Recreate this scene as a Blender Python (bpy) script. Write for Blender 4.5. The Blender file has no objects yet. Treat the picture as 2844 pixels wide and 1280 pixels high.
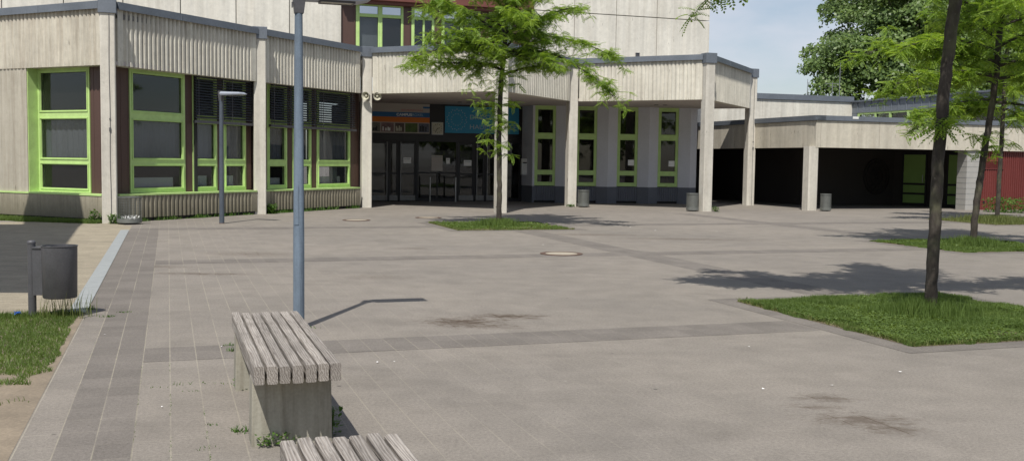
import bpy, bmesh, math, random
import numpy as np
from mathutils import Vector, Matrix
R=math.radians
random.seed(7); RNG=np.random.default_rng(7)
scn=bpy.context.scene; COL=scn.collection

# ------------------------------------------------------------------ camera solution and survey helpers
H=1.6; FOC=2838.44; PIT=R(3.9065); ROL=R(0.7752)
cF=np.array([0,math.cos(PIT),-math.sin(PIT)]); cU0=np.array([0,math.sin(PIT),math.cos(PIT)]); cR0=np.array([1.,0,0])
cR=math.cos(ROL)*cR0+math.sin(ROL)*cU0; cU=-math.sin(ROL)*cR0+math.cos(ROL)*cU0
def ray(u,v): return cF+cR*(u-1422)/FOC-cU*(v-640)/FOC
def G(u,v,z=0.0):
    r=ray(u,v); k=(z-H)/r[2]; return (k*r[0],k*r[1])
TA=R(18.61)
T2=(math.cos(TA),math.sin(TA)); T1=(-math.sin(TA),math.cos(TA))          # paving grid axes: a along T2, b along T1
def AB(a,b): return (a*T2[0]+b*T1[0], a*T2[1]+b*T1[1])
U=(math.cos(R(63.61)),math.sin(R(63.61))); V=(U[1],-U[0])

# ------------------------------------------------------------------ object helpers
def tag(o,label=None,cat=None,group=None,kind=None):
    if label: o['label']=label
    if cat: o['category']=cat
    if group: o['group']=group
    if kind: o['kind']=kind
    return o
def thing(name,label,cat,loc=(0,0,0),rz=0,group=None):
    o=bpy.data.objects.new(name,None); COL.objects.link(o); o.location=loc; o.rotation_euler=(0,0,rz)
    o.empty_display_size=.1
    return tag(o,label,cat,group)
def rootloc(p):
    x=Vector((0,0,0))
    while p is not None:
        x+=p.location; p=p.parent
    return x
class MB:
    def __init__(s): s.v=[]; s.f=[]
    def add(s,vs,fs):
        n=len(s.v); s.v+= [tuple(q) for q in vs]; s.f+=[tuple(i+n for i in f) for f in fs]; return s
    def hexa(s,b,t):      # bottom 4, top 4 (ccw seen from above)
        return s.add(list(b)+list(t),[(3,2,1,0),(4,5,6,7),(0,1,5,4),(1,2,6,5),(2,3,7,6),(3,0,4,7)])
    def box(s,x0,x1,y0,y1,z0,z1):
        return s.hexa([(x0,y0,z0),(x1,y0,z0),(x1,y1,z0),(x0,y1,z0)],[(x0,y0,z1),(x1,y0,z1),(x1,y1,z1),(x0,y1,z1)])
    def prism(s,poly,z0,z1):
        n=len(poly)
        ar=sum(poly[i][0]*poly[(i+1)%n][1]-poly[(i+1)%n][0]*poly[i][1] for i in range(n))
        if ar<0: poly=poly[::-1]
        return s.add([(p[0],p[1],z0) for p in poly]+[(p[0],p[1],z1) for p in poly],
            [tuple(range(n-1,-1,-1)),tuple(range(n,2*n))]+[(i,(i+1)%n,(i+1)%n+n,i+n) for i in range(n)])
    def tube(s,pts,rad,n=10,cap=True):
        pts=[Vector(p) for p in pts]; m=len(pts); rs=rad if isinstance(rad,(list,tuple)) else [rad]*m
        base=len(s.v); prev=None
        for i,p in enumerate(pts):
            d=(pts[min(i+1,m-1)]-pts[max(i-1,0)]).normalized()
            if prev is None:
                a=Vector((1,0,0)) if abs(d.x)<.9 else Vector((0,1,0)); prev=d.cross(a).normalized()
            x=(prev-d*prev.dot(d)).normalized(); y=d.cross(x); prev=x
            for k in range(n):
                t=2*math.pi*k/n; q=p+(x*math.cos(t)+y*math.sin(t))*rs[i]; s.v.append(tuple(q))
        for i in range(m-1):
            for k in range(n):
                a=base+i*n+k; b=base+i*n+(k+1)%n; s.f.append((a,b,b+n,a+n))
        if cap:
            s.f.append(tuple(base+k for k in range(n-1,-1,-1))); s.f.append(tuple(base+(m-1)*n+k for k in range(n)))
        return s
    def lathe(s,prof,c=(0,0,0),n=32,axis=None):
        # prof list of (r,h) along +z (or axis vector)
        c=Vector(c); ax=Vector(axis).normalized() if axis else Vector((0,0,1))
        a=Vector((1,0,0)) if abs(ax.x)<.9 else Vector((0,1,0)); x=ax.cross(a).normalized(); y=ax.cross(x)
        base=len(s.v)
        for r,h in prof:
            for k in range(n):
                t=2*math.pi*k/n; s.v.append(tuple(c+ax*h+(x*math.cos(t)+y*math.sin(t))*r))
        for i in range(len(prof)-1):
            for k in range(n):
                p=base+i*n+k; q=base+i*n+(k+1)%n; s.f.append((p,q,q+n,p+n))
        return s
    def build(s,name,mat,parent=None,smooth=False,bevel=0):
        off=rootloc(parent) if parent is not None and not getattr(s,'local',False) else Vector((0,0,0))
        me=bpy.data.meshes.new(name); me.from_pydata([(q[0]-off.x,q[1]-off.y,q[2]-off.z) for q in s.v],[],s.f)
        me.materials.append(mat)
        bm=bmesh.new(); bm.from_mesh(me); bmesh.ops.recalc_face_normals(bm,faces=bm.faces)
        if bevel: bmesh.ops.bevel(bm,geom=[e for e in bm.edges if len(e.link_faces)==2 and e.calc_face_angle(0)>.5],offset=bevel,segments=2,affect='EDGES',profile=.6)
        if smooth:
            for f in bm.faces: f.smooth=True
            for e in bm.edges:
                if len(e.link_faces)==2 and e.calc_face_angle(0)>.7: e.smooth=False
        bm.to_mesh(me); bm.free()
        o=bpy.data.objects.new(name,me); COL.objects.link(o)
        if parent is not None: o.parent=parent
        return o
def L():
    m=MB(); m.local=True; return m
def npmesh(name,verts,faces,mat,parent=None):
    """verts (N,3), faces (M,4) numpy"""
    off=rootloc(parent) if parent is not None else Vector((0,0,0))
    verts=np.asarray(verts,dtype=np.float32)-np.array(off,dtype=np.float32)
    faces=np.asarray(faces,dtype=np.int32); k=faces.shape[1]
    me=bpy.data.meshes.new(name); me.vertices.add(len(verts)); me.vertices.foreach_set('co',verts.ravel())
    me.loops.add(faces.size); me.loops.foreach_set('vertex_index',faces.ravel())
    me.polygons.add(len(faces)); me.polygons.foreach_set('loop_start',np.arange(0,faces.size,k,dtype=np.int32))
    me.update(calc_edges=True); me.validate(); me.materials.append(mat)
    o=bpy.data.objects.new(name,me); COL.objects.link(o)
    if parent is not None: o.parent=parent
    return o
class FR:      # a vertical facade plane: s along t, d outward along n, z up
    def __init__(s,o,t,n): s.o=o; s.t=t; s.n=n
    def p(s,a,d,z): return (s.o[0]+s.t[0]*a+s.n[0]*d, s.o[1]+s.t[1]*a+s.n[1]*d, z)
    def box(s,mb,s0,s1,d0,d1,z0,z1):
        b=[s.p(s0,d0,z0),s.p(s1,d0,z0),s.p(s1,d1,z0),s.p(s0,d1,z0)]
        t=[s.p(s0,d0,z1),s.p(s1,d0,z1),s.p(s1,d1,z1),s.p(s0,d1,z1)]
        mb.hexa(b,t); return mb
    def xy(s,a,d): q=s.p(a,d,0); return (q[0],q[1])

# ------------------------------------------------------------------ materials
def newmat(name):
    m=bpy.data.materials.new(name); m.use_nodes=True; nt=m.node_tree; nt.nodes.clear()
    out=nt.nodes.new('ShaderNodeOutputMaterial'); return m,nt,out
def N(nt,t,**k):
    n=nt.nodes.new(t)
    for a,b in k.items(): setattr(n,a,b)
    return n
def lnk(nt,a,b): nt.links.new(a,b)
def noise(nt,vec,scale,detail=4,rough=.6,stretch=None,rot=None):
    if stretch or rot:
        mp=N(nt,'ShaderNodeMapping'); lnk(nt,vec,mp.inputs[0])
        if stretch: mp.inputs['Scale'].default_value=stretch
        if rot: mp.inputs['Rotation'].default_value=rot
        vec=mp.outputs[0]
    n=N(nt,'ShaderNodeTexNoise'); lnk(nt,vec,n.inputs['Vector']); n.inputs['Scale'].default_value=scale
    n.inputs['Detail'].default_value=detail; n.inputs['Roughness'].default_value=rough
    return n.outputs['Fac']
def ramp(nt,fac,stops):
    r=N(nt,'ShaderNodeValToRGB'); lnk(nt,fac,r.inputs[0]); e=r.color_ramp.elements
    while len(e)<len(stops): e.new(.5)
    for i,(p,c) in enumerate(stops):
        e[i].position=p; e[i].color=(c,c,c,1) if isinstance(c,(int,float)) else (*c,1)
    return r.outputs[0]
def mix(nt,fac,a,b,mode='MIX'):
    n=N(nt,'ShaderNodeMix',data_type='RGBA',blend_type=mode)
    for i,x in ((0,fac),(6,a),(7,b)):
        if isinstance(x,(int,float)): n.inputs[i].default_value=x if i==0 else (x,x,x,1)
        elif isinstance(x,tuple): n.inputs[i].default_value=(*x,1)
        else: lnk(nt,x,n.inputs[i])
    return n.outputs[2]
def math_(nt,op,a,b=None,clamp=False):
    n=N(nt,'ShaderNodeMath',operation=op,use_clamp=clamp)
    for i,x in ((0,a),(1,b)):
        if x is None: continue
        if isinstance(x,(int,float)): n.inputs[i].default_value=x
        else: lnk(nt,x,n.inputs[i])
    return n.outputs[0]
def principled(nt,out,col,rough=.8,metal=0,bump=None,bstr=.3,bdist=.01,spec=.4):
    p=N(nt,'ShaderNodeBsdfPrincipled')
    if isinstance(col,tuple): p.inputs['Base Color'].default_value=(*col,1)
    else: lnk(nt,col,p.inputs['Base Color'])
    if isinstance(rough,(int,float)): p.inputs['Roughness'].default_value=rough
    else: lnk(nt,rough,p.inputs['Roughness'])
    p.inputs['Metallic'].default_value=metal; p.inputs['Specular IOR Level'].default_value=spec
    if bump is not None:
        b=N(nt,'ShaderNodeBump'); b.inputs['Strength'].default_value=bstr; b.inputs['Distance'].default_value=bdist
        lnk(nt,bump,b.inputs['Height']); lnk(nt,b.outputs[0],p.inputs['Normal'])
    lnk(nt,p.outputs[0],out.inputs[0]); return p
def mapping_obj(nt): return N(nt,'ShaderNodeTexCoord').outputs['Object']

def mat_simple(name,c,rough=.6,metal=0,var=.15,scale=6,streak=False,bstr=.1,spec=.4):
    m,nt,out=newmat(name); v=mapping_obj(nt)
    n1=noise(nt,v,scale,5,.65,stretch=(1,1,.15) if streak else None); n2=noise(nt,v,scale*14,3,.6)
    a=ramp(nt,n1,[(.25,1-var),(.75,1+0.0)]); b=ramp(nt,n2,[(.3,1-var*.6),(.7,1.0)])
    col=mix(nt,1.0,mix(nt,1.0,c,a,'MULTIPLY'),b,'MULTIPLY')
    rr=ramp(nt,n1,[(.3,max(0,rough-.08)),(.7,min(1,rough+.08))])
    principled(nt,out,col,rr,metal,n2,bstr,.004,spec); return m
def mat_concrete(name,c,dark,streak=.5,moss=0.0,rust=False,scale=1.0,pits=True,edge=False):
    m,nt,out=newmat(name); v=mapping_obj(nt)
    boards=noise(nt,v,9*scale,2,.5,stretch=(1,1,.02))              # board to board tone
    st=noise(nt,v,5*scale,6,.7,stretch=(1.6,1.6,.10))              # rain streaks
    bl=noise(nt,v,.9*scale,5,.6); fine=noise(nt,v,60,4,.7); mid=noise(nt,v,7,5,.7)
    f1=ramp(nt,st,[(.44,0.0),(.72,1.0)])
    col=mix(nt,math_(nt,'MULTIPLY',f1,streak),c,dark)
    col=mix(nt,1.0,col,ramp(nt,boards,[(.3,.86),(.7,1.04)]),'MULTIPLY')
    col=mix(nt,1.0,col,ramp(nt,bl,[(.3,.86),(.7,1.05)]),'MULTIPLY')
    col=mix(nt,1.0,col,ramp(nt,fine,[(.3,.88),(.7,1.06)]),'MULTIPLY')
    col=mix(nt,1.0,col,ramp(nt,mid,[(.25,.88),(.6,1.03)]),'MULTIPLY')
    if pits:
        # short dark vertical drip marks
        dr=noise(nt,v,11,3,.5,stretch=(1.3,1.3,.22))
        col=mix(nt,ramp(nt,dr,[(.70,0.0),(.76,.75)]),col,(.10,.085,.065))
    if edge:
        sz=N(nt,'ShaderNodeSeparateXYZ'); lnk(nt,v,sz.inputs[0]); jag=noise(nt,v,9,4,.6,stretch=(1.4,1.4,.12))
        up_=math_(nt,'ADD',sz.outputs[2],math_(nt,'MULTIPLY',math_(nt,'SUBTRACT',jag,.5),1.5))
        col=mix(nt,ramp(nt,math_(nt,'MULTIPLY',math_(nt,'SUBTRACT',up_,4.4),1.2),[(.35,0.0),(.85,.42)]),col,(.27,.24,.20))
        dn=math_(nt,'ADD',math_(nt,'SUBTRACT',3.95,sz.outputs[2]),math_(nt,'MULTIPLY',math_(nt,'SUBTRACT',jag,.5),1.1))
        col=mix(nt,ramp(nt,math_(nt,'MULTIPLY',dn,2.5),[(.45,0.0),(1.0,.38)]),col,(.24,.215,.17))
    if moss>0:
        sz=N(nt,'ShaderNodeSeparateXYZ'); lnk(nt,v,sz.inputs[0])
        zz=math_(nt,'ADD',sz.outputs[2],math_(nt,'MULTIPLY',math_(nt,'SUBTRACT',st,.5),1.6))
        f=ramp(nt,zz,[(.05,moss),(.85,moss*.25)])
        col=mix(nt,f,col,(.075,.07,.045))
    principled(nt,out,col,.9,0,math_(nt,'ADD',fine,math_(nt,'MULTIPLY',boards,.5)),.35,.006,.25); return m
def grid_vec(nt,v,sx,sy):
    mp=N(nt,'ShaderNodeMapping'); lnk(nt,v,mp.inputs[0]); mp.inputs['Rotation'].default_value=(0,0,-TA)
    return mp.outputs[0]
def mat_paving(name,c,c2,grout,tile=(.2,.3),gvis=1.0,gfar=3.0,stains=(),tvar=.12,groutw=.006):
    m,nt,out=newmat(name); v=N(nt,'ShaderNodeTexCoord').outputs['Object']
    gv=grid_vec(nt,v,1,1)
    sp=N(nt,'ShaderNodeSeparateXYZ'); lnk(nt,gv,sp.inputs[0])
    fa=math_(nt,'DIVIDE',sp.outputs[0],tile[0]); fb=math_(nt,'DIVIDE',sp.outputs[1],tile[1])
    ia=math_(nt,'FLOOR',fa); ib=math_(nt,'FLOOR',fb)
    cb=N(nt,'ShaderNodeCombineXYZ'); lnk(nt,ia,cb.inputs[0]); lnk(nt,ib,cb.inputs[1])
    wn=N(nt,'ShaderNodeTexWhiteNoise'); lnk(nt,cb.outputs[0],wn.inputs['Vector'])
    wob=noise(nt,v,14,2,.5)
    def line(f,t,w):
        fr=math_(nt,'FRACT',f); e=math_(nt,'MULTIPLY',math_(nt,'MINIMUM',fr,math_(nt,'SUBTRACT',1.0,fr)),t)
        e=math_(nt,'ADD',e,math_(nt,'MULTIPLY',math_(nt,'SUBTRACT',wob,.5),.006))
        return math_(nt,'SUBTRACT',1.0,math_(nt,'DIVIDE',math_(nt,'MAXIMUM',e,0.0),w),True)
    la=line(fa,tile[0],groutw); lb=math_(nt,'MULTIPLY',line(fb,tile[1],groutw*.8),.55)
    g=math_(nt,'MAXIMUM',la,lb)
    # grout shows strongly on the left by the bench, fades over the plaza
    fade=ramp(nt,math_(nt,'DIVIDE',sp.outputs[0],10.0),[(0.0,1.0),(gfar/15,.35),(gfar/6.5,.05)])
    pn=ramp(nt,noise(nt,v,.8,4,.6),[(.35,.15),(.6,1.0)])
    gm=math_(nt,'MULTIPLY',math_(nt,'MULTIPLY',g,fade),math_(nt,'MULTIPLY',pn,gvis))
    big=noise(nt,v,.25,5,.6); med=noise(nt,v,2.2,6,.65); fine=noise(nt,v,140,2,.7); grit=noise(nt,v,45,3,.75)
    col=mix(nt,ramp(nt,big,[(.35,0.0),(.65,1.0)]),c,c2)
    col=mix(nt,1.0,col,ramp(nt,med,[(.25,.83),(.7,1.06)]),'MULTIPLY')
    smu=noise(nt,v,.55,6,.72,stretch=(1,1.7,1)); col=mix(nt,ramp(nt,smu,[(.54,0.0),(.72,.36)]),col,(.125,.112,.096))
    col=mix(nt,1.0,col,ramp(nt,wn.outputs[0],[(0,1-tvar),(1,1+tvar*.4)]),'MULTIPLY')
    col=mix(nt,1.0,col,ramp(nt,grit,[(.28,.74),(.62,1.08)]),'MULTIPLY')
    col=mix(nt,1.0,col,ramp(nt,fine,[(.25,.70),(.7,1.12)]),'MULTIPLY')
    # black chewing gum spots and pale ones
    vo=N(nt,'ShaderNodeTexVoronoi'); lnk(nt,v,vo.inputs['Vector']); vo.inputs['Scale'].default_value=1.3
    col=mix(nt,ramp(nt,vo.outputs['Distance'],[(.016,.75),(.026,0.0)]),col,(.055,.05,.047))
    vo2=N(nt,'ShaderNodeTexVoronoi'); lnk(nt,v,vo2.inputs['Vector']); vo2.inputs['Scale'].default_value=2.1
    col=mix(nt,ramp(nt,vo2.outputs['Distance'],[(.012,.5),(.03,0.0)]),col,(.42,.40,.36))
    col=mix(nt,gm,col,grout)
    # damp, dirty patches with joints picked out in dark
    for (x,y,rx,ry,amt) in stains:
        mp=N(nt,'ShaderNodeMapping'); lnk(nt,v,mp.inputs[0]); mp.inputs['Location'].default_value=(-x/rx,-y/ry,0)
        mp.inputs['Scale'].default_value=(1/rx,1/ry,1)
        ln=N(nt,'ShaderNodeVectorMath',operation='LENGTH'); lnk(nt,mp.outputs[0],ln.inputs[0])
        d=math_(nt,'ADD',ln.outputs['Value'],math_(nt,'MULTIPLY',math_(nt,'SUBTRACT',noise(nt,v,7,6,.82,stretch=(1,1.6,1)),.5),4.2))
        k=math_(nt,'SUBTRACT',1.0,d,True)
        k=math_(nt,'MULTIPLY',k,math_(nt,'ADD',.45,math_(nt,'MULTIPLY',g,.9)))
        col=mix(nt,math_(nt,'MULTIPLY',k,amt*1.8,True),col,(.075,.054,.038))
    h=math_(nt,'SUBTRACT',math_(nt,'ADD',math_(nt,'MULTIPLY',grit,.5),fine),math_(nt,'MULTIPLY',gm,.8))
    principled(nt,out,col,.88,0,h,.35,.004,.3); return m
def mat_wood(name):
    m,nt,out=newmat(name); v0=mapping_obj(nt); oi=N(nt,'ShaderNodeObjectInfo'); ad=N(nt,'ShaderNodeVectorMath',operation='ADD'); cx_=N(nt,'ShaderNodeCombineXYZ'); lnk(nt,math_(nt,'MULTIPLY',oi.outputs['Random'],17.0),cx_.inputs[0]); lnk(nt,math_(nt,'MULTIPLY',oi.outputs['Random'],5.0),cx_.inputs[2]); lnk(nt,v0,ad.inputs[0]); lnk(nt,cx_.outputs[0],ad.inputs[1]); v=ad.outputs[0]
    g=noise(nt,v,1,5,.65,stretch=(90,3.2,90)); g2=noise(nt,v,1,4,.6,stretch=(260,7,260)); b=noise(nt,v,3,4,.6)
    wv=N(nt,'ShaderNodeTexWave',wave_type='RINGS',rings_direction='Y'); mp=N(nt,'ShaderNodeMapping'); lnk(nt,v,mp.inputs[0]); mp.inputs['Scale'].default_value=(1,.06,1)
    lnk(nt,mp.outputs[0],wv.inputs['Vector']); wv.inputs['Scale'].default_value=26; wv.inputs['Distortion'].default_value=9; wv.inputs['Detail'].default_value=3; wv.inputs['Detail Scale'].default_value=1.2
    col=ramp(nt,g,[(.28,(.105,.085,.072)),(.45,(.25,.222,.198)),(.62,(.335,.30,.268)),(.8,(.42,.38,.345))])
    col=mix(nt,.45,col,ramp(nt,wv.outputs[0],[(.2,(.22,.195,.17)),(.8,(.47,.44,.40))]))
    col=mix(nt,1.0,col,ramp(nt,b,[(.3,.82),(.7,1.08)]),'MULTIPLY')
    col=mix(nt,1.0,col,ramp(nt,oi.outputs['Random'],[(0.0,.82),(1.0,1.08)]),'MULTIPLY')
    crack=ramp(nt,g2,[(.60,0.0),(.68,1.0)])
    col=mix(nt,math_(nt,'MULTIPLY',crack,.7),col,(.05,.04,.033))
    h=math_(nt,'SUBTRACT',math_(nt,'ADD',g,wv.outputs[0]),crack)
    principled(nt,out,col,.85,0,h,.55,.004,.25); return m
def mat_leaf(name,c1,c2,trans=.45,rough=.5,c3=None,nsc=.9,nw=.5):
    m,nt,out=newmat(name)
    ge=N(nt,'ShaderNodeNewGeometry'); v=mapping_obj(nt)
    n=noise(nt,v,nsc,4,.65)
    f=math_(nt,'ADD',math_(nt,'MULTIPLY',ge.outputs['Random Per Island'],1.1-nw),math_(nt,'MULTIPLY',math_(nt,'SUBTRACT',n,.5),nw*2.2),True)
    st=[(.1,c1),(.8,c2)]
    if c3: st.append((.97,c3))
    col=ramp(nt,f,st)
    p=N(nt,'ShaderNodeBsdfPrincipled'); lnk(nt,col,p.inputs['Base Color']); p.inputs['Roughness'].default_value=rough; p.inputs['Specular IOR Level'].default_value=.35
    t=N(nt,'ShaderNodeBsdfTranslucent'); lnk(nt,mix(nt,1.0,col,(1.3,1.25,.55),'MULTIPLY'),t.inputs[0])
    mx=N(nt,'ShaderNodeMixShader'); mx.inputs[0].default_value=trans
    lnk(nt,p.outputs[0],mx.inputs[1]); lnk(nt,t.outputs[0],mx.inputs[2]); lnk(nt,mx.outputs[0],out.inputs[0]); return m
def mat_bark(name,c=(.13,.115,.095)):
    m,nt,out=newmat(name); v=mapping_obj(nt)
    a=noise(nt,v,14,6,.7,stretch=(1,1,.35)); b=noise(nt,v,3,3,.5); l=noise(nt,v,22,3,.6,stretch=(1,1,2.4))
    col=ramp(nt,a,[(.3,tuple(x*.5 for x in c)),(.55,c),(.8,tuple(min(1,x*1.7) for x in c))])
    col=mix(nt,ramp(nt,b,[(.5,0.0),(.7,.45)]),col,(.13,.14,.07))
    col=mix(nt,ramp(nt,l,[(.68,0.0),(.74,.6)]),col,(.30,.28,.24))
    principled(nt,out,col,.9,0,a,.7,.02,.2); return m
def mat_glass(name,tint=.35):
    m,nt,out=newmat(name); v=mapping_obj(nt)
    fr=N(nt,'ShaderNodeLayerWeight'); fr.inputs[0].default_value=.5; fw_=math_(nt,'POWER',fr.outputs['Facing'],4.0)
    bp=N(nt,'ShaderNodeBump'); bp.inputs['Strength'].default_value=.05; bp.inputs['Distance'].default_value=.02
    lnk(nt,noise(nt,v,1.5,2,.5),bp.inputs['Height'])
    gl=N(nt,'ShaderNodeBsdfGlossy'); gl.inputs['Roughness'].default_value=.02; gl.inputs[0].default_value=(.9,.93,.95,1); lnk(nt,bp.outputs[0],gl.inputs['Normal'])
    tr=N(nt,'ShaderNodeBsdfTransparent'); tr.inputs[0].default_value=(tint,tint*1.02,tint*1.05,1)
    df=N(nt,'ShaderNodeBsdfDiffuse'); df.inputs[0].default_value=(.25,.25,.24,1)
    m1=N(nt,'ShaderNodeMixShader'); m1.inputs[0].default_value=.02; lnk(nt,tr.outputs[0],m1.inputs[1]); lnk(nt,df.outputs[0],m1.inputs[2])
    mx=N(nt,'ShaderNodeMixShader'); f=math_(nt,'ADD',math_(nt,'MULTIPLY',fw_,.85),.045,True); lnk(nt,f,mx.inputs[0])
    lnk(nt,m1.outputs[0],mx.inputs[1]); lnk(nt,gl.outputs[0],mx.inputs[2]); lnk(nt,mx.outputs[0],out.inputs[0]); return m

M={}
M['conc']=mat_concrete('board_marked_concrete',(.69,.66,.57),(.42,.37,.29),.35,edge=True)
M['conc_old']=mat_concrete('weathered_concrete',(.59,.555,.47),(.27,.22,.165),.6,edge=True)
M['conc_col']=mat_concrete('column_concrete',(.66,.63,.56),(.40,.35,.28),.35,scale=.7)
M['conc_moss']=mat_concrete('mossy_concrete',(.55,.50,.39),(.16,.14,.10),.9,moss=.75)
M['conc_flat']=mat_concrete('smooth_concrete',(.60,.56,.47),(.36,.31,.24),.4,scale=.5)
M['conc_up']=mat_concrete('pale_upper_concrete',(.72,.695,.62),(.52,.47,.38),.35,scale=.6)
M['conc_bench']=mat_concrete('bench_concrete',(.64,.61,.52),(.19,.16,.12),.85,moss=.5,scale=2.4)
M['zinc']=mat_simple('zinc_coping',(.20,.225,.26),.5,.3,.25,1.5)
M['zinc2']=mat_simple('zinc_cladding',(.24,.27,.31),.55,.2,.25,.8)
M['green']=mat_simple('lime_paint',(.54,.75,.28),.5,0,.22,5,spec=.4)
M['brown']=mat_simple('brown_panel',(.105,.060,.048),.45,0,.2,1.5,streak=True)
M['brown2']=mat_simple('red_brown_lintel',(.18,.065,.05),.5,0,.2,1.5)
M['glass']=mat_glass('window_glass',.72)
M['glass_dark']=mat_glass('tinted_door_glass',.42)
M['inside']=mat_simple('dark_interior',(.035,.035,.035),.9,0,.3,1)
M['curtain']=mat_simple('grey_curtain',(.36,.38,.38),.9,0,.35,2.5,streak=True)
M['white']=mat_simple('white_board',(.75,.76,.74),.6,0,.08,3)
M['blind']=mat_simple('blind_slats',(.10,.11,.13),.4,.3,.3,3)
M['rail']=mat_simple('blind_rail',(.11,.11,.125),.4,.5,.2,3)
M['white_wall']=mat_simple('white_painted_wall',(.62,.63,.68),.85,0,.12,1.2)
M['dado']=mat_simple('grey_dado',(.15,.16,.19),.8,0,.2,2)
M['soffit']=mat_simple('soffit_plaster',(.50,.45,.42),.9,0,.15,.8)
M['frame_dark']=mat_simple('dark_door_frame',(.022,.021,.024),.4,.2,.2,2)
M['steel']=mat_simple('brushed_steel',(.42,.42,.42),.35,.8,.2,8)
M['kick']=mat_simple('scuffed_kick_plate',(.28,.27,.26),.5,.4,.35,9)
M['pole']=mat_concrete('blue_grey_pole_paint',(.18,.232,.295),(.085,.105,.13),.8,scale=1.6,pits=True)
M['pole_dark']=mat_simple('dark_pole_paint',(.10,.12,.15),.5,.1,.3,3.5)
M['lampgrey']=mat_simple('lamp_housing',(.36,.39,.45),.45,.1,.15,3)
M['lens']=mat_simple('lamp_lens',(.42,.40,.34),.25,0,.3,20)
M['bin']=mat_simple('bin_grey_metal',(.125,.125,.135),.5,.3,.3,4,spec=.45)
M['wire']=mat_simple('galvanised_wire',(.24,.25,.235),.5,.5,.25,9)
M['wood']=mat_wood('weathered_wood')
M['bark']=mat_bark('young_bark',(.062,.053,.045)); M['bark2']=mat_bark('old_bark',(.10,.085,.07))
M['locust']=mat_leaf('locust_leaf',(.165,.275,.042),(.35,.48,.09),.55,.45,(.46,.56,.15))
M['maple']=mat_leaf('broad_leaf',(.10,.16,.052),(.215,.305,.09),.40,.4,(.27,.36,.13))
M['grass']=mat_leaf('grass_blades',(.105,.165,.038),(.205,.285,.078),.42,.6,(.33,.33,.16),nsc=2.2,nw=.75)
M['grass_dry']=mat_leaf('dry_grass_blades',(.12,.15,.045),(.23,.25,.09),.35,.6,(.36,.31,.16))
M['weed']=mat_leaf('weed_leaf',(.05,.12,.02),(.13,.22,.04),.35,.5)
M['paper']=mat_simple('white_paper',(.80,.80,.78),.8,0,.06,5)
M['blue_litter']=mat_simple('blue_foil',(.05,.16,.55),.3,.2,.3,20)
M['red']=mat_simple('red_steel',(.19,.042,.036),.5,.1,.35,1.2,streak=True)
M['black']=mat_simple('black',(.01,.01,.01),.6,0,.2,3)
M['cream']=mat_simple('cream_horn',(.50,.48,.38),.4,0,.15,8)
M['rust']=mat_simple('rusty_ring',(.16,.10,.075),.8,.2,.35,14)
M['lid']=mat_simple('concrete_lid',(.42,.37,.29),.85,0,.25,10)
M['banner_blue']=mat_simple('light_blue_banner',(.04,.30,.52),.6,0,.1,2)
M['banner_navy']=mat_simple('blue_stripe',(.02,.13,.32),.6,0,.1,2)
M['banner_orange']=mat_simple('orange_stripe',(.62,.17,.015),.6,0,.1,2)
M['banner_text']=mat_simple('grey_blue_lettering',(.42,.52,.60),.6,0,.05,2)
M['text_white']=mat_simple('white_lettering',(.75,.78,.80),.6,0,.05,2)
M['text_red']=mat_simple('red_lettering',(.50,.12,.12),.6,0,.05,2)
M['beige']=mat_simple('beige_board',(.46,.42,.38),.8,0,.1,2)
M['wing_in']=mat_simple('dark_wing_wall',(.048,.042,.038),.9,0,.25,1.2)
M['block']=mat_simple('grey_block_wall',(.40,.39,.37),.9,0,.15,4)
M['green_dim']=mat_simple('green_door_panel',(.27,.44,.115),.5,0,.15,2)
M['gravel']=mat_simple('roof_gravel',(.20,.19,.18),.95,0,.3,8)
for i,c in enumerate([(.30,.28,.24),(.35,.22,.22),(.18,.13,.11),(.16,.24,.06),(.20,.22,.30)]): M['photo%d'%i]=mat_simple('printed_photo',c,.6,0,.7,7)

# ------------------------------------------------------------------ ground, paving
def poly_sheet(name,pts,z,mat,thick=0):
    me=bpy.data.meshes.new(name)
    me.from_pydata([(p[0],p[1],z) for p in pts],[],[tuple(range(len(pts)))]); me.materials.append(mat)
    o=bpy.data.objects.new(name,me); COL.objects.link(o); o['kind']='structure'
    if me.polygons[0].normal.z<0: me.flip_normals()
    return o
ST=[(-.48,10.05,.46,.34,1.3),(-.02,10.45,.46,.22,1.2),(-.25,9.8,.5,.2,.6)]
for (u,v,rx,ry,am) in [(700,705,.9,.5,.5),(560,760,.9,.18,.75),(420,740,.7,.25,.6),(1050,770,.6,.35,.35),(1655,652,1.6,.35,.6),(1900,664,1.8,.4,.6),(2290,1105,.25,.14,.8),(2390,1165,.40,.20,.85),(2480,1190,.22,.16,.8),(2270,1130,.25,.10,.6),(1150,690,.5,.3,.4)]:
    q=G(u,v); ST.append((q[0],q[1],rx,ry,am))
M['pave']=mat_paving('grey_plaza_slabs',(.268,.240,.207),(.222,.201,.177),(.355,.325,.255),gvis=.9,gfar=3.0,stains=ST,tvar=.045)
M['pave_dark']=mat_paving('dark_slab_bands',(.205,.184,.163),(.178,.160,.143),(.33,.30,.235),gvis=.9,gfar=6,tvar=.12)
M['pave_sand']=mat_paving('sand_pavers',(.36,.315,.235),(.32,.28,.21),(.24,.21,.16),tile=(.2,.1),gvis=.35)
M['gutter']=mat_simple('gutter_concrete',(.33,.35,.35),.85,0,.22,5)
M['soil']=mat_simple('bare_soil',(.20,.155,.10),.95,0,.35,3,bstr=.6)
M['dirt']=mat_simple('sandy_dirt',(.30,.245,.18),.95,0,.40,3,bstr=.7)
poly_sheet('ground',[(-260,-120),(260,-120),(260,420),(-260,420)],0,M['pave'])
def abrect(a0,a1,b0,b1): return [AB(a0,b0),AB(a1,b0),AB(a1,b1),AB(a0,b1)]
z1=.0016
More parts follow.
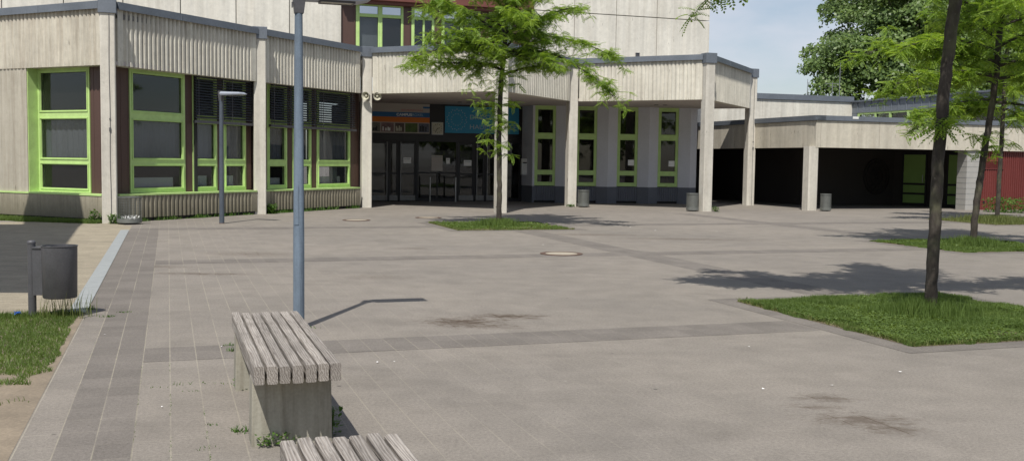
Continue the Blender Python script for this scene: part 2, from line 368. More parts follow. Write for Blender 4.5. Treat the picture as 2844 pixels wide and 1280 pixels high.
# slab bands, cut around beds so no two sheets share a plane
for a0,a1,b0,b1 in [(-.80,-.20,11.2,23.35),(-.60,-.20,-2,11.2)]:
    poly_sheet('slab_band',abrect(a0,a1,b0,b1),z1,M['pave_dark'])
for b0,b1 in [(8.35,8.95)]:
    poly_sheet('slab_band',abrect(-.20,5.98,b0,b1),z1,M['pave_dark']); poly_sheet('slab_band',abrect(9.4,30,b0,b1),z1,M['pave_dark'])
poly_sheet('slab_band',abrect(-.20,7.46,15.92,16.50),z1,M['pave_dark']); poly_sheet('slab_band',abrect(8.06,13.72,15.92,16.50),z1,M['pave_dark'])
poly_sheet('slab_band',abrect(-.80,5.92,23.36,23.96),z1,M['pave_dark']); poly_sheet('slab_band',abrect(9.35,15.0,23.55,24.15),z1,M['pave_dark'])
poly_sheet('slab_band',abrect(7.46,8.06,10.72,21.94),z1,M['pave_dark']); poly_sheet('slab_band',abrect(15.1,15.7,18.3,29.0),z1,M['pave_dark'])
poly_sheet('slab_band',abrect(15.7,21.4,23.55,24.15),z1,M['pave_dark'])
beds=[(6.22,9.08,22.30,25.16),(6.25,9.12,7.36,10.36),(14.05,16.95,15.30,18.00),(21.7,24.5,22.5,25.3)]
def frame_sheet(name,a0,a1,b0,b1,w,z,mat):
    o=[AB(a0-w,b0-w),AB(a1+w,b0-w),AB(a1+w,b1+w),AB(a0-w,b1+w)]; i=[AB(a0,b0),AB(a1,b0),AB(a1,b1),AB(a0,b1)]
    me=bpy.data.meshes.new(name); me.from_pydata([(p[0],p[1],z) for p in o+i],[],[(k,(k+1)%4,(k+1)%4+4,k+4) for k in range(4)])
    me.materials.append(mat); ob=bpy.data.objects.new(name,me); COL.objects.link(ob); ob['kind']='structure'
for b in beds:
    frame_sheet('bed_edging',*b,.24,z1+.0008,M['pave_dark'])
    poly_sheet('bed_soil',abrect(*b),z1+.003,M['soil'])
# sandy path beyond the gutter, gutter, lawn soil and bare dirt
poly_sheet('sand_path',abrect(-26,-.98,11.12,26.5),z1,M['pave_sand'])
poly_sheet('sand_path',abrect(-.98,-.80,23.36,24.9),z1,M['pave_sand'])
poly_sheet('gutter',abrect(-.976,-.802,11.12,23.34),.010,M['gutter'])
poly_sheet('lawn_soil',abrect(-16,-.81,3.0,11.12),z1,M['dirt'])

# ------------------------------------------------------------------ school building
Cn=[np.array([-9.4715,24.0175])]
for d,l in ((U,5.318),(U,5.229),(V,4.963),(U,5.469),(V,4.878),(U,6.024)): Cn.append(Cn[-1]+np.array(d)*l)
nu=(-U[0],-U[1])
F0=FR(Cn[0],(-V[0],-V[1]),nu); F1=FR(Cn[0],U,V); F2=FR(Cn[1],U,V); F3=FR(Cn[2],V,nu); F4=FR(Cn[3],U,V); F5=FR(Cn[4],V,nu); F6=FR(Cn[5],U,V)
SB=thing('school_building','pale ribbed concrete school with zigzag front, lime green windows and glazed entrance','building',(Cn[3][0],Cn[3][1],0))
def fluted(fr,s0,s1,z0,z1,dback=-.30,dep=.045,per=.14,marg=.12):
    """ribbed slab: one closed solid, ribs are trapezoids"""
    pts=[(s0,0.0)]; s=s0+marg; n=int((s1-s0-2*marg)/per); 
    s=s0+(s1-s0-n*per)/2; pts.append((s,0.0))
    for i in range(n):
        pts+=[(s+(.030 if dep>.04 else .034),-dep),(s+.052,-dep),(s+.088,0.0)]
        s+=per; pts.append((s,0.0))
    pts.append((s1,0.0)); pts+=[(s1,dback),(s0,dback)]
    return [fr.xy(a,d) for a,d in pts]
def panel(name,fr,s0,s1,z0,z1,mat,parent,ribs=True,per=.14,dback=-.30,dep=.045):
    mb=MB()
    if ribs: mb.prism(fluted(fr,s0,s1,z0,z1,dback,dep,per),z0,z1)
    else: fr.box(mb,s0,s1,dback,0,z0,z1)
    return mb.build(name,mat,parent)
def coping(fr,s0,s1,parent,z0=5.03,z1=5.18,d=.055,dback=-.42):
    mb=MB(); fr.box(mb,s0,s1,dback,d,z0,z1); fr.box(mb,s0,s1,d,d+.012,z0-.03,z1-.02)
    x=s0+2.0
    while x<s1-.5: fr.box(mb,x,x+.03,d+.012,d+.020,z0-.03,z1-.02); x+=2.0
    return mb.build('coping',M['zinc'],parent)
facs=[(F0,.24,6.6,M['conc_old'],6.4),(F1,.30,5.18,M['conc'],0),(F2,.22,4.86,M['conc'],0),(F3,.22,4.72,M['conc'],0),(F4,.24,5.15,M['conc'],0),(F5,.22,4.62,M['conc'],0),(F6,.30,5.75,M['conc'],0)]
for fr,s0,s1,m,_ in facs:
    o=panel('fascia_panel',fr,s0,s1,3.70,5.03,m,SB,per=.142 if fr in(F1,F2,F4,F6) else .135,dep=.055 if fr in(F1,F2,F4,F6) else .026)
    coping(fr,s0-.02 if fr is not F0 else s0,s1+.02,o)
# columns with zinc caps
TF=FR((0,0),T2,(-T1[0],-T1[1]))
for i,c in enumerate(Cn):
    w=.165
    cx,cy=c[0]+T1[0]*.10,c[1]+T1[1]*.10
    fr=FR((cx,cy),T2,(-T1[0],-T1[1]))
    mb=MB(); ch=.018
    pol=[(-w+ch,-w),(w-ch,-w),(w,-w+ch),(w,w-ch),(w-ch,w),(-w+ch,w),(-w,w-ch),(-w,-w+ch)]
    pol=[(cx+T2[0]*a+T1[0]*b,cy+T2[1]*a+T1[1]*b) for a,b in pol]
    mb.prism(pol,-.05,4.92); o=mb.build('column',M['conc_col'],SB)
    if i==0: o['label']='nearest column, pale concrete with a thin cable down its front'
    mb=MB(); fr.box(mb,-w-.035,w+.035,-w-.035,w+.035,4.88,5.215); mb.build('column_cap',M['zinc'],o,bevel=.01)
    if i in (0,6):
        mb=MB(); pts=[fr.p(.035+.006*math.sin(z*3),w+.010,z) for z in np.linspace(.02,4.86,14)]
        mb.tube(pts,.007,6); fr.box(mb,.015,.055,w,w+.028,2.15,2.24); fr.box(mb,.02,.05,w,w+.022,2.42,2.46)
        mb.build('cable',M['bin'],o)
# roofs and soffit
farL=F0.xy(9,-.1)
ub=40.0
up=lambda a,b=ub: AB(a,b)
roofp=[F0.xy(9,-.3),F0.xy(0,-.3)]+[(c[0]+T1[0]*.3,c[1]+T1[1]*.3) for c in Cn[1:]]+[(7.15,40.6),(8.2,44.6),up(22.3,39.95),up(-14,39.95)]
MB().prism(roofp,4.80,4.92).build('roof',M['gravel'],SB)
sofp=[F0.xy(9,-.12),F0.xy(0,-.12)]+[(c[0]+T1[0]*.14,c[1]+T1[1]*.14) for c in Cn[1:]]+[(7.12,40.3),(6.8,42.0),up(19.8,39.6),up(-14,39.6)]
sof=MB().prism(sofp,3.715,3.80).build('soffit',M['soffit'],SB)
for (x,y) in [G(1112,309-18.0,3.7),G(1289,303-18,3.7),G(1835,293,3.7)]:
    for k in (-.16,.16):
        mb=MB(); mb.lathe([(.0,-.012),(.075,-.012),(.085,.0),(.085,.01)],(x+k,y,3.712),20); mb.build('downlight',M['frame_dark'],sof)
# apron walls
for fr,s0,s1,m in ((F0,.24,6.6,M['conc_moss']),(F1,.28,5.20,M['conc_moss']),(F2,.24,4.88,M['conc_moss'])):
    o=panel('apron_wall',fr,s0,s1,.09,.63,m,SB,ribs=fr is not F0,per=.142,dback=-.28)
    mb=MB(); fr.box(mb,s0,s1,-.45,-.06,-.05,.09); mb.build('plinth_recess',M['black'],SB)
    mb=MB(); fr.box(mb,s0+.02,min(s1,5.3),-.34,.015 if fr is F0 else .01,.632,.672); mb.build('window_sill',M['green'],o)
mb=MB(); F0.box(mb,2.82,6.6,-.32,-.03,.66,3.70); mb.build('wall_panel',M['conc_old'],SB)
mb=MB(); F0.box(mb,2.80,2.84,-.33,-.05,.66,3.70); mb.build('green_reveal',M['green'],SB)

def window(fr,s0,s1,z0,z1,cols,rows,d0=-.42,d1=-.33,parent=None,glass=None,gm=None,rebate=True,name='window'):
    """cols / rows: clear openings; the frame is everything else; every opening gets an inner sash lip"""
    mb=MB(); e=sorted(cols); xs=[s0]+[x for c in e for x in c]+[s1]
    for i in range(0,len(xs),2): fr.box(mb,xs[i],xs[i+1],d0,d1,z0,z1)
    zs=[z0]+[z for r in sorted(rows) for z in r]+[z1]
    for c in e:
        for i in range(0,len(zs),2):
            if zs[i+1]-zs[i]>.001: fr.box(mb,c[0],c[1],d0,d1-.002,zs[i],zs[i+1])
        if rebate:
            for r in rows:   # narrow raised lip round each sash
                l=.022; a,b=c; p,q=r
                fr.box(mb,a-.045,a-.045+l,d1,d1+.018,p-.04,q+.04); fr.box(mb,b+.045-l,b+.045,d1,d1+.018,p-.04,q+.04)
                fr.box(mb,a-.045+l,b+.045-l,d1,d1+.016,p-.04,p-.04+l); fr.box(mb,a-.045+l,b+.045-l,d1,d1+.016,q+.04-l,q+.04)
    o=mb.build(name,gm or M['green'],parent or SB)
    mb=MB()
    for c in e:
        for r in rows: fr.box(mb,c[0]-.005,c[1]+.005,(d0+d1)/2-.012,(d0+d1)/2-.002,r[0]-.005,r[1]+.005)
    mb.build('pane',glass or M['glass'],o)
    # black gasket round each pane
    mb=MB()
    for c in e:
        for r in rows:
            g=.012; a,b=c; p,q=r; dd=(d0+d1)/2+.012
            fr.box(mb,a,a+g,dd-.012,dd,p,q); fr.box(mb,b-g,b,dd-.012,dd,p,q); fr.box(mb,a+g,b-g,dd-.012,dd,p,p+g); fr.box(mb,a+g,b-g,dd-.012,dd,q-g,q)
    mb.build('gasket',M['black'],o)
    return o
ZT=3.72
R3=[(.80,1.34),(1.54,2.46),(2.70,3.60)]
window(F0,1.00,2.80,.68,ZT,[(1.10,2.70)],[(.78,1.35),(1.52,2.46),(2.68,3.60)])
window(F1,.95,2.79,.68,ZT,[(1.06,2.68)],R3)
window(F1,3.07,3.97,.68,ZT,[(3.18,3.86)],R3)
window(F1,4.22,5.12,.68,ZT,[(4.33,5.01)],R3)
window(F2,.71,1.60,.68,ZT,[(.82,1.49)],R3)
window(F2,1.86,2.76,.68,ZT,[(1.97,2.65)],R3)
window(F2,3.04,4.79,.68,ZT,[(3.15,4.68)],R3)
for fr,s0,s1 in ((F0,.18,.99),(F1,.20,.94),(F1,2.80,3.06),(F1,3.98,4.21),(F1,5.13,5.36),(F2,.15,.70),(F2,1.61,1.85),(F2,2.77,3.03),(F2,4.80,5.28)):
    mb=MB(); fr.box(mb,s0,s1,-.40,-.35,.67,ZT); x=s0+.06
    while x<s1-.04: fr.box(mb,x,x+.012,-.35,-.345,.70,ZT-.02); x+=.21
    mb.build('brown_panel',M['brown'],SB)
# white sticker dot on one panel
def disc(fr,s,z,r,d,mat,name,parent):
    mb=MB(); c=fr.p(s,d,z); mb.lathe([(0.0,.0),(r,.0),(r,-.004),(0,-.004)],c,16,axis=(fr.n[0],fr.n[1],0)); return mb.build(name,mat,parent)
# rooms behind the windows: back wall, curtains, white boards on the inner sills
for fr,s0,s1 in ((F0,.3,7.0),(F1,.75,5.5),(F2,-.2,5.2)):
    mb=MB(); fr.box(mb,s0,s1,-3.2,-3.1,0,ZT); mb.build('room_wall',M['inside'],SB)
for fr,s0,s1,z0,z1 in ((F0,1.05,2.75,1.5,2.5),(F1,1.0,2.75,1.5,2.5),(F1,3.1,3.95,1.5,2.5),(F1,4.25,5.1,1.5,2.5),(F2,.75,1.55,1.5,2.5),(F2,1.9,2.7,1.5,2.5),(F2,3.1,4.75,1.4,2.5),(F2,3.9,4.3,.7,2.5)):
    mb=MB(); n=max(6,int((s1-s0)/.09)); ps=[(s0+(s1-s0)*i/n,-.50+.03*(i%2)) for i in range(n+1)]
    pl=[fr.xy(a,d) for a,d in ps]+[fr.xy(a,d-.01) for a,d in ps[::-1]]
    mb.prism(pl,z0,z1); mb.build('curtain',M['curtain'],SB)
for fr,s0,s1,h in ((F1,1.10,2.52,1.05),(F1,3.2,3.74,1.08),(F1,4.36,4.78,1.08),(F2,1.0,1.46,1.0),(F2,2.0,2.6,1.0),(F2,3.2,4.45,1.02)):
    mb=MB(); fr.box(mb,s0,s1,-.60,-.50,.70,h); mb.build('sill_board',M['white'],SB)
# external venetian blinds
for fr,s0,s1,lad in ((F1,3.04,5.30,(.08,1.0,1.35,2.15)),(F2,.72,4.88,(.1,.85,1.28,2.0,2.42,3.95))):
    mb=MB(); z=3.66
    while z>2.58:
        b=[fr.p(s0,-.25,z+.030),fr.p(s1,-.25,z+.030),fr.p(s1,-.185,z-.012),fr.p(s0,-.185,z-.012)]
        t=[(q[0],q[1],q[2]+.004) for q in b]; mb.hexa(b,t); z-=.070
    o=mb.build('blind',M['blind'],SB)
    mb=MB(); fr.box(mb,s0-.03,s1+.03,-.26,-.17,2.47,2.54)
    for k in (.25,.5,.75): fr.box(mb,s0+(s1-s0)*k-.01,s0+(s1-s0)*k+.01,-.17,-.165,2.465,2.545)
    mb.build('bottom_rail',M['rail'],o)
    mb=MB()
    for l in lad:
        fr.box(mb,s0+l,s0+l+.018,-.262,-.258,2.54,3.70); fr.box(mb,s0+l,s0+l+.018,-.172,-.168,2.54,3.70)
    mb.build('ladder_tape',M['rail'],o)

# entrance wall
DW=FR((-5.29,38.6),T2,(-T1[0],-T1[1]))
mb=MB(); pA=F2.xy(5.28,-.36); pB=DW.xy(-.5,0)
d=np.array(pB)-np.array(pA); d/=np.linalg.norm(d); n=np.array([-d[1],d[0]])*.15
mb.prism([pA,pB,tuple(np.array(pB)+n),tuple(np.array(pA)+n)],0,3.72); mb.build('entrance_side_wall',M['brown'],SB)
mb=MB()
DW.box(mb,-.5,5.95,-.12,-.02,2.28,3.715)
for a,b in ((-.5,-.36),(.585,.635),(.985,1.035),(1.68,1.78),(3.26,3.36),(3.99,4.04),(4.42,4.47),(5.16,5.26),(5.84,5.95)): DW.box(mb,a,b,-.10,.0,0,2.28)
DW.box(mb,1.78,3.26,-.08,-.01,1.06,1.12); DW.box(mb,1.78,3.26,-.08,-.01,0,.12); DW.box(mb,5.26,5.84,-.08,-.01,0,.12); DW.box(mb,2.5,2.54,-.08,-.01,.12,1.06)
mb.build('entrance_frame',M['frame_dark'],SB)
mb=MB(); DW.box(mb,1.78,3.26,-.05,-.04,.12,2.28); mb.build('fixed_glazing',M['glass_dark'],SB)
mb=MB(); DW.box(mb,5.26,5.84,-.05,-.04,.12,2.28); mb.build('fixed_glazing',M['glass_dark'],SB)
for k,(a,b,hs) in enumerate(((-.34,.575,.54),(.645,.975,None),(1.045,1.67,1.07),(3.37,3.98,None),(4.05,4.41,4.09),(4.48,5.15,4.51))):
    mb=MB()
    DW.box(mb,a,a+.06,-.07,-.01,.02,2.26); DW.box(mb,b-.06,b,-.07,-.01,.02,2.26); DW.box(mb,a+.06,b-.06,-.07,-.012,.02,.12); DW.box(mb,a+.06,b-.06,-.07,-.012,2.18,2.26); DW.box(mb,a+.06,b-.06,-.07,-.012,1.02,1.08)
    o=mb.build('door',M['frame_dark'],SB)
    mb=MB(); DW.box(mb,a+.06,b-.06,-.05,-.04,.12,2.18); mb.build('pane',M['glass_dark'],o)
    mb=MB(); DW.box(mb,a+.01,b-.01,-.01,-.004,.03,.23); mb.build('kick_plate',M['kick'],o)
    if hs:
        mb=MB(); mb.tube([DW.p(hs,.05,.06),DW.p(hs,.05,2.25)],.014,8)
        for z in (.25,1.15,2.05): mb.tube([DW.p(hs,-.02,z),DW.p(hs,.05,z)],.009,6)
        mb.build('handle',M['steel'],o)
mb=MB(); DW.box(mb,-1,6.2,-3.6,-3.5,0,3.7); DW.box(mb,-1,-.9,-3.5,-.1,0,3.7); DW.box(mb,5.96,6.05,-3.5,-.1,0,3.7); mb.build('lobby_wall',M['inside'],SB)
mb=MB(); DW.box(mb,1.9,3.1,-1.4,-.9,.0,1.0); DW.box(mb,.2,.9,-2.0,-1.5,0,.8); mb.build('lobby_counter',M['curtain'],SB)

# white wall with slot windows under the canopy
e6=(math.cos(R(6)),math.sin(R(6))); W0=np.array([.78,39.35]); WW=FR(W0,e6,(e6[1],-e6[0]))
wl=[(.05,.86),(1.66,2.47),(3.27,4.08),(4.88,5.69)]
def pier(poly):
    MB().prism([WW.xy(a,d) for a,d in poly],.64,3.715).build('white_pier',M['white_wall'],SB)
    c=np.mean([p[1] for p in poly]); MB().prism([WW.xy(a,d+.006 if d>-.2 else d) for a,d in poly],0,.64).build('dado',M['dado'],SB)
sp=np.array(DW.xy(5.95,0))
q=[((sp-W0)@np.array(WW.t),(sp-W0)@np.array(WW.n))]
pier([(q[0][0],q[0][1]),(-.03,0),(.05,0),(.05,-.45),(q[0][0]+.2,q[0][1]-.45)])
for i,(a,b) in enumerate(wl):
    nx=wl[i+1][0] if i<3 else 6.42
    mid=(b+nx)/2 if i<3 else b+.42
    pier([(b,0),(mid,.20),(nx,0),(nx,-.45),(b,-.45)])
    window(WW,a,b,.66,3.715,[(a+.12,b-.11)],[(.80,1.08),(1.26,2.45),(2.68,3.57)],-.14,-.04,glass=M['glass_dark'])
    # ribbed grey apron under each slot window
    pts=[(a,0.0)]; s=a+.05
    while s<b-.08: pts+=[(s,0.0),(s+.012,-.025),(s+.045,-.025),(s+.057,0.0)]; s+=.09
    pts+=[(b,0.0),(b,-.2),(a,-.2)]
    MB().prism([WW.xy(x,dd-.03) for x,dd in pts],.09,.64).build('ribbed_apron',M['dado'],SB)
    mb=MB(); WW.box(mb,a,b,-.25,-.10,0,.09); mb.build('apron_gap',M['black'],SB)
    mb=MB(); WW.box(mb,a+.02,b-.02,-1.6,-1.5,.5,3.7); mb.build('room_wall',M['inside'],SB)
pe=WW.xy(6.42,-.45); 
mb=MB(); mb.prism([WW.xy(6.38,-.45),WW.xy(6.42,-.45),(WW.xy(6.42,0)[0]+T1[0]*5,WW.xy(6.42,0)[1]+T1[1]*5),(WW.xy(6.38,0)[0]+T1[0]*5-.1,WW.xy(6.38,0)[1]+T1[1]*5)],0,3.715); mb.build('passage_wall',M['white_wall'],SB)

# upper storeys
UP=FR(AB(0,ub),T2,(-T1[0],-T1[1]))
def upanel(s0,s1,z0,z1): 
    mb=MB(); UP.box(mb,s0,s1,-.14,0,z0,z1); mb.build('wall_panel',M['conc_up'],SB)
js=[-13.40,-11.42,-9.44,-7.45,-5.47,-3.48,-1.50,.48,2.46,4.43,6.40]
for a,b in zip(js[:-1],js[1:]): upanel(a+.016,b-.016,4.9,11.5)
jr=[14.19,16.09,17.99,19.89,22.44]
for a,b in zip(jr[:-1],jr[1:]): upanel(a+.016,b-.016,2.3 if a>19 else 4.9,7.755); upanel(a+.016,b-.016,7.79,11.5)
mb=MB(); UP.box(mb,6.41,14.18,-.14,-.0,8.22,11.5); mb.build('wall_panel',M['conc_up'],SB)
mb=MB(); UP.box(mb,-13.4,6.40,-.30,-.15,4.9,11.4); UP.box(mb,14.18,22.29,-.30,-.15,0,11.4); UP.box(mb,6.40,14.18,-.30,-.15,8.2,11.4); mb.build('wall_core',M['black'],SB)
mb=MB(); UP.box(mb,22.30,22.44,-14,-.31,0,11.5); UP.box(mb,-13.4,-13.26,-14,-.31,0,11.5); UP.box(mb,-13.2,22.2,-14,-.31,11.3,11.48); mb.build('side_wall',M['conc_up'],SB)
mb=MB(); UP.box(mb,6.41,14.18,-.30,.30,7.72,8.0); UP.box(mb,6.41,14.18,-.30,.12,7.60,7.72); UP.box(mb,6.41,14.18,-.3,.22,8.0,8.2); mb.build('lintel',M['brown2'],SB)
for a,b in ((6.41,6.98),(8.88,9.19),(10.14,10.42),(12.06,12.40),(13.42,14.18)):
    mb=MB(); UP.box(mb,a,b,-.28,-.16,4.9,7.6); UP.box(mb,b-.07,b-.04,-.16,-.13,4.9,7.6); mb.build('brown_panel',M['brown'],SB)
mb=MB(); UP.box(mb,6.4,14.2,-.3,-.15,4.9,5.86); mb.build('wall_panel',M['conc_up'],SB)
for a,b,cols in ((6.99,8.87,((7.13,7.86),(8.03,8.78))),(9.20,10.13,((9.32,9.66),(9.74,10.03))),(10.43,12.05,((10.55,11.2),(11.32,11.95))),(12.41,13.41,((12.52,13.30),))):
    window(UP,a,b,5.86,7.60,cols,[(5.95,7.12),(7.24,7.55)],-.27,-.15)
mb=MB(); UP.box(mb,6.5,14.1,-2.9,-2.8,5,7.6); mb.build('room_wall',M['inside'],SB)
mb=MB(); UP.box(mb,7.1,7.9,-.45,-.40,5.9,7.2); UP.box(mb,10.5,11.2,-.45,-.40,5.9,7.2); mb.build('curtain',M['curtain'],SB)
mb=MB(); UP.box(mb,18.91,19.06,0,.10,6.03,6.22); UP.box(mb,18.90,19.07,0,.12,6.22,6.235); mb.build('wall_vent',M['rail'],SB)

# ------------------------------------------------------------------ things on the school front
def text_mesh(name,body,size,fr,s,z,d,mat,parent,width=None,ext=.004,bold=0.0):
    cu=bpy.data.curves.new(name,'FONT'); cu.body=body; cu.size=size; cu.extrude=ext; cu.offset=bold; cu.align_x='LEFT'; cu.align_y='CENTER'
    o=bpy.data.objects.new(name,cu); COL.objects.link(o); dg=bpy.context.evaluated_depsgraph_get(); bpy.context.view_layer.update()
    me=bpy.data.meshes.new_from_object(o.evaluated_get(dg)); bpy.data.objects.remove(o)
    xs=[v.co.x for v in me.vertices]; k=(width/(max(xs)-min(xs))) if width else 1
    off=rootloc(parent)
    for v in me.vertices:
        q=fr.p(s+(v.co.x-min(xs))*k,d+v.co.z,z+v.co.y); v.co=(q[0]-off.x,q[1]-off.y,q[2]-off.z)
    me.materials.clear(); me.materials.append(mat)
    o=bpy.data.objects.new(name,me); COL.objects.link(o); o.parent=parent; return o
lb=thing('campus_banner','board with blue and orange stripes, CAMPUS lettering and photo row above entrance doors','banner',DW.p(1.0,0,2.6))
mb=MB(); DW.box(mb,-.45,2.19,-.018,.02,2.58,3.70); mb.build('board',M['beige'],lb)
mb=MB(); DW.box(mb,-.45,2.19,.021,.026,3.19,3.37); DW.box(mb,1.93,2.19,.021,.025,3.53,3.60); mb.build('blue_stripe',M['banner_navy'],lb)
mb=MB(); DW.box(mb,-.45,2.19,.021,.026,2.99,3.188); mb.build('orange_stripe',M['banner_orange'],lb)
for i,(a,b) in enumerate(((-.1,.28),(.32,.80),(.85,1.20),(1.24,1.72),(1.76,2.17))):
    mb=MB(); DW.box(mb,a,b,.021,.027,2.62,2.96); o=mb.build('photo',M['photo%d'%i],lb)
    for k in range(5):
        x=a+.03+(b-a-.1)*random.random(); mb=MB(); 
    mb=MB()
    for k in range(4):
        x=a+.02+(b-a-.12)*(k+random.random()*.5)/4; h=.1+.14*random.random(); DW.box(mb,x,x+.05,.0275,.029,2.66,2.66+h)
    mb.build('figures',M[['black','white','cream','weed','black'][i]],o)
text_mesh('lettering','CAMPUS',.13,DW,.90,3.275,.028,M['text_white'],lb,width=.60,bold=.004)
text_mesh('lettering','ROXEL',.13,DW,1.52,3.275,.028,M['banner_text'],lb,width=.42)
text_mesh('lettering','SEKUNDARSCHULE',.09,DW,1.08,3.45,.022,M['text_red'],lb,width=.85)
rb=thing('school_banner','light blue banner lettered DROSTE HAUPTSCHULE with a round emblem, right of the clock','banner',DW.p(4.3,0,2.63))
mb=MB(); DW.box(mb,2.80,5.80,-.018,.02,2.63,3.65); mb.build('board',M['banner_blue'],rb)
text_mesh('lettering','DROSTE',.25,DW,3.80,3.24,.022,M['banner_text'],rb,width=1.02)
text_mesh('lettering','HAUPTSCHULE',.25,DW,3.80,2.87,.022,M['banner_text'],rb,width=1.90)
mb=MB()
for k in range(28):
    t=2*math.pi*k/28; r=.36+.04*(k%2); x,z=3.27+r*math.cos(t),3.14+r*math.sin(t); DW.box(mb,x-.014,x+.014,.021,.025,z-.018,z+.018)
for k in range(14):
    t=2*math.pi*k/14; x,z=3.27+.22*math.cos(t),3.14+.22*math.sin(t); DW.box(mb,x-.02,x+.02,.021,.025,z-.01,z+.01)
mb.build('emblem',M['banner_text'],rb)
ck=thing('wall_clock','square white wall clock between the two banners above the doors','clock',DW.p(2.5,0,2.56))
mb=MB(); DW.box(mb,2.27,2.72,-.018,.05,2.55,3.02); mb.build('case',M['steel'],ck)
mb=MB(); DW.box(mb,2.29,2.70,.051,.056,2.57,3.00); mb.build('dial',M['cream'],ck)
mb=MB()
for k in range(12):
    t=2*math.pi*k/12; r=.165; x,z=2.495+r*math.sin(t),2.785+r*math.cos(t); DW.box(mb,x-.011,x+.011,.057,.060,z-.014,z+.014)
mb.build('hour_mark',M['black'],ck)
for (t,l) in ((R(77),.10),(R(212),.15)):
    mb=MB(); mb.tube([DW.p(2.495-.02*math.sin(t),.064,2.785-.02*math.cos(t)),DW.p(2.495+l*math.sin(t),.064,2.785+l*math.cos(t))],.010,6); mb.build('clock_hand',M['black'],ck)
for nm,(a,b,z0,z1),lab in (('notice',(2.29,2.73,1.16,1.76),'large pale poster fixed to the middle entrance glazing'),('notice',(2.87,3.02,1.44,1.66),'small white slip beside the large poster on the entrance glazing'),('notice',(1.19,1.49,1.44,1.66),'white sheet taped to the entrance door left of the large poster'),('notice',(3.58,3.89,1.37,1.59),'white sheet taped to the entrance door right of the steel posts')):
    mb=MB(); DW.box(mb,a,b,-.035,-.030,z0,z1); o=mb.build(nm,M['paper'] if b-a<.4 else M['beige'],None); tag(o,lab,'notice')
    mb=MB(); DW.box(mb,a+.03,b-.03,-.0298,-.0290,z1-.07,z1-.05)
    mb.build('print',M['curtain'],o)
for a,z0,lab in ((3.27+.45,1.47,'white sheet in the third slot window from the left'),(4.88+.45,1.45,'white sheet in the fourth slot window, rightmost under the canopy')):
    mb=MB(); WW.box(mb,a,a+.24,-.075,-.070,z0,z0+.22); tag(mb.build('notice',M['paper'],None),lab,'notice')
for x,lab in ((0.0,'left one of two short steel posts before the entrance glazing'),(1.0,'right one of two short steel posts before the entrance glazing')):
    fr=FR((-3.11,38.5),(.945,.31),(.31,-.945)); p=fr.p(x,0,0); t=thing('steel_post',lab,'post',p,group='steel posts before the entrance')
    MB().tube([(p[0],p[1],0),(p[0],p[1],.90)],.03,14).build('post_tube',M['steel'],t,smooth=True); MB().lathe([(.0,.03),(.02,.027),(.032,.0),(.032,-.02)],(p[0],p[1],.915),14).build('post_cap',M['steel'],t,smooth=True)
t=thing('mail_box','white wall box on the corner right of the entrance doors','letter box',(.42,40.1,1.0))
fr=FR((.40,40.05),T2,(-T1[0],-T1[1])); mb=MB(); fr.box(mb,-.1,.13,0,.16,1.05,1.68); mb.build('case',M['white'],t,bevel=.02); mb=MB(); fr.box(mb,-.07,.10,.161,.165,1.50,1.54); fr.box(mb,-.07,.10,.161,.164,1.1,1.11); mb.build('slot',M['black'],t)
# horn loudspeakers on the third column
for k,(ds,lab) in enumerate(((-.06,'cream horn loudspeaker, left one of the pair on the column left of the entrance'),(.30,'cream horn loudspeaker, right one of the pair on the column left of the entrance'))):
    cx,cy=Cn[2][0]+T2[0]*ds-T1[0]*.22,Cn[2][1]+T2[1]*ds-T1[1]*.22
    t=thing('horn_loudspeaker',lab,'loudspeaker',(cx,cy,3.62),group='horn loudspeakers on the column')
    ax=(-.25+.5*k,-1,-.08)
    MB().lathe([(.028,-.17),(.035,-.10),(.055,-.03),(.095,.03),(.125,.06),(.132,.06),(.128,.05),(.1,.02),(.06,-.04),(.03,-.1)],(cx,cy,3.62),28,axis=ax).build('horn',M['cream'],t,smooth=True)
    MB().lathe([(.0,-.02),(.03,-.02),(.045,.0),(.03,.03),(.0,.035)],(cx,cy,3.62),16,axis=ax).build('horn_centre',M['cream'],t,smooth=True)
    MB().lathe([(.0,-.24),(.05,-.24),(.055,-.20),(.05,-.12),(.0,-.11)],(cx,cy,3.62),16,axis=ax).build('driver',M['bin'],t,smooth=True)
    mb=MB(); mb.tube([(cx,cy+.08,3.60),(cx,cy+.10,3.50),(cx-(ds-.12)*.5,cy+.13,3.48)],.012,6); mb.build('bracket',M['bin'],t)

# ------------------------------------------------------------------ low wing on the right
K0=np.array([10.517,35.674]); KA=K0[0]*T2[0]+K0[1]*T2[1]; KB=K0[0]*T1[0]+K0[1]*T1[1]
LW=thing('low_wing','single storey concrete covered wing with dark openings, red end wall at its right','building',(K0[0],K0[1],0))
LR=FR(K0,T2,(-T1[0],-T1[1])); LL=FR(K0,T1,(-T2[0],-T2[1]))
def wpan(fr,js,z0=2.20,z1=3.13):
    for a,b in zip(js[:-1],js[1:]):
        mb=MB(); fr.box(mb,a+.007,b-.007,-.16,0,z0,z1); mb.build('fascia_panel',M['conc_flat'],LW)
    mb=MB(); fr.box(mb,js[0]+.02,js[-1],-.26,-.163,z0+.02,z1); mb.build('fascia_core',M['black'],LW)
wpan(LR,[0,.20,2.65,5.10,7.0,8.92,11.4,14,17]); 
js=[.16,2.90,5.4,8.0,11.0]
wpan(LL,js)
mb=MB(); LR.box(mb,-.06,17,-.36,.05,3.14,3.31); mb.build('coping',M['zinc'],LW)
mb=MB(); LL.box(mb,-.05,11,-.36,.05,3.14,3.312); mb.build('coping',M['zinc'],LW)
mb=MB(); LR.box(mb,.15,17,-12,-.30,3.0,3.1); mb.build('roof',M['gravel'],LW)
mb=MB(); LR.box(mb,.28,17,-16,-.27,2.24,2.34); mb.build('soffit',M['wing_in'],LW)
mb=MB(); w=.19
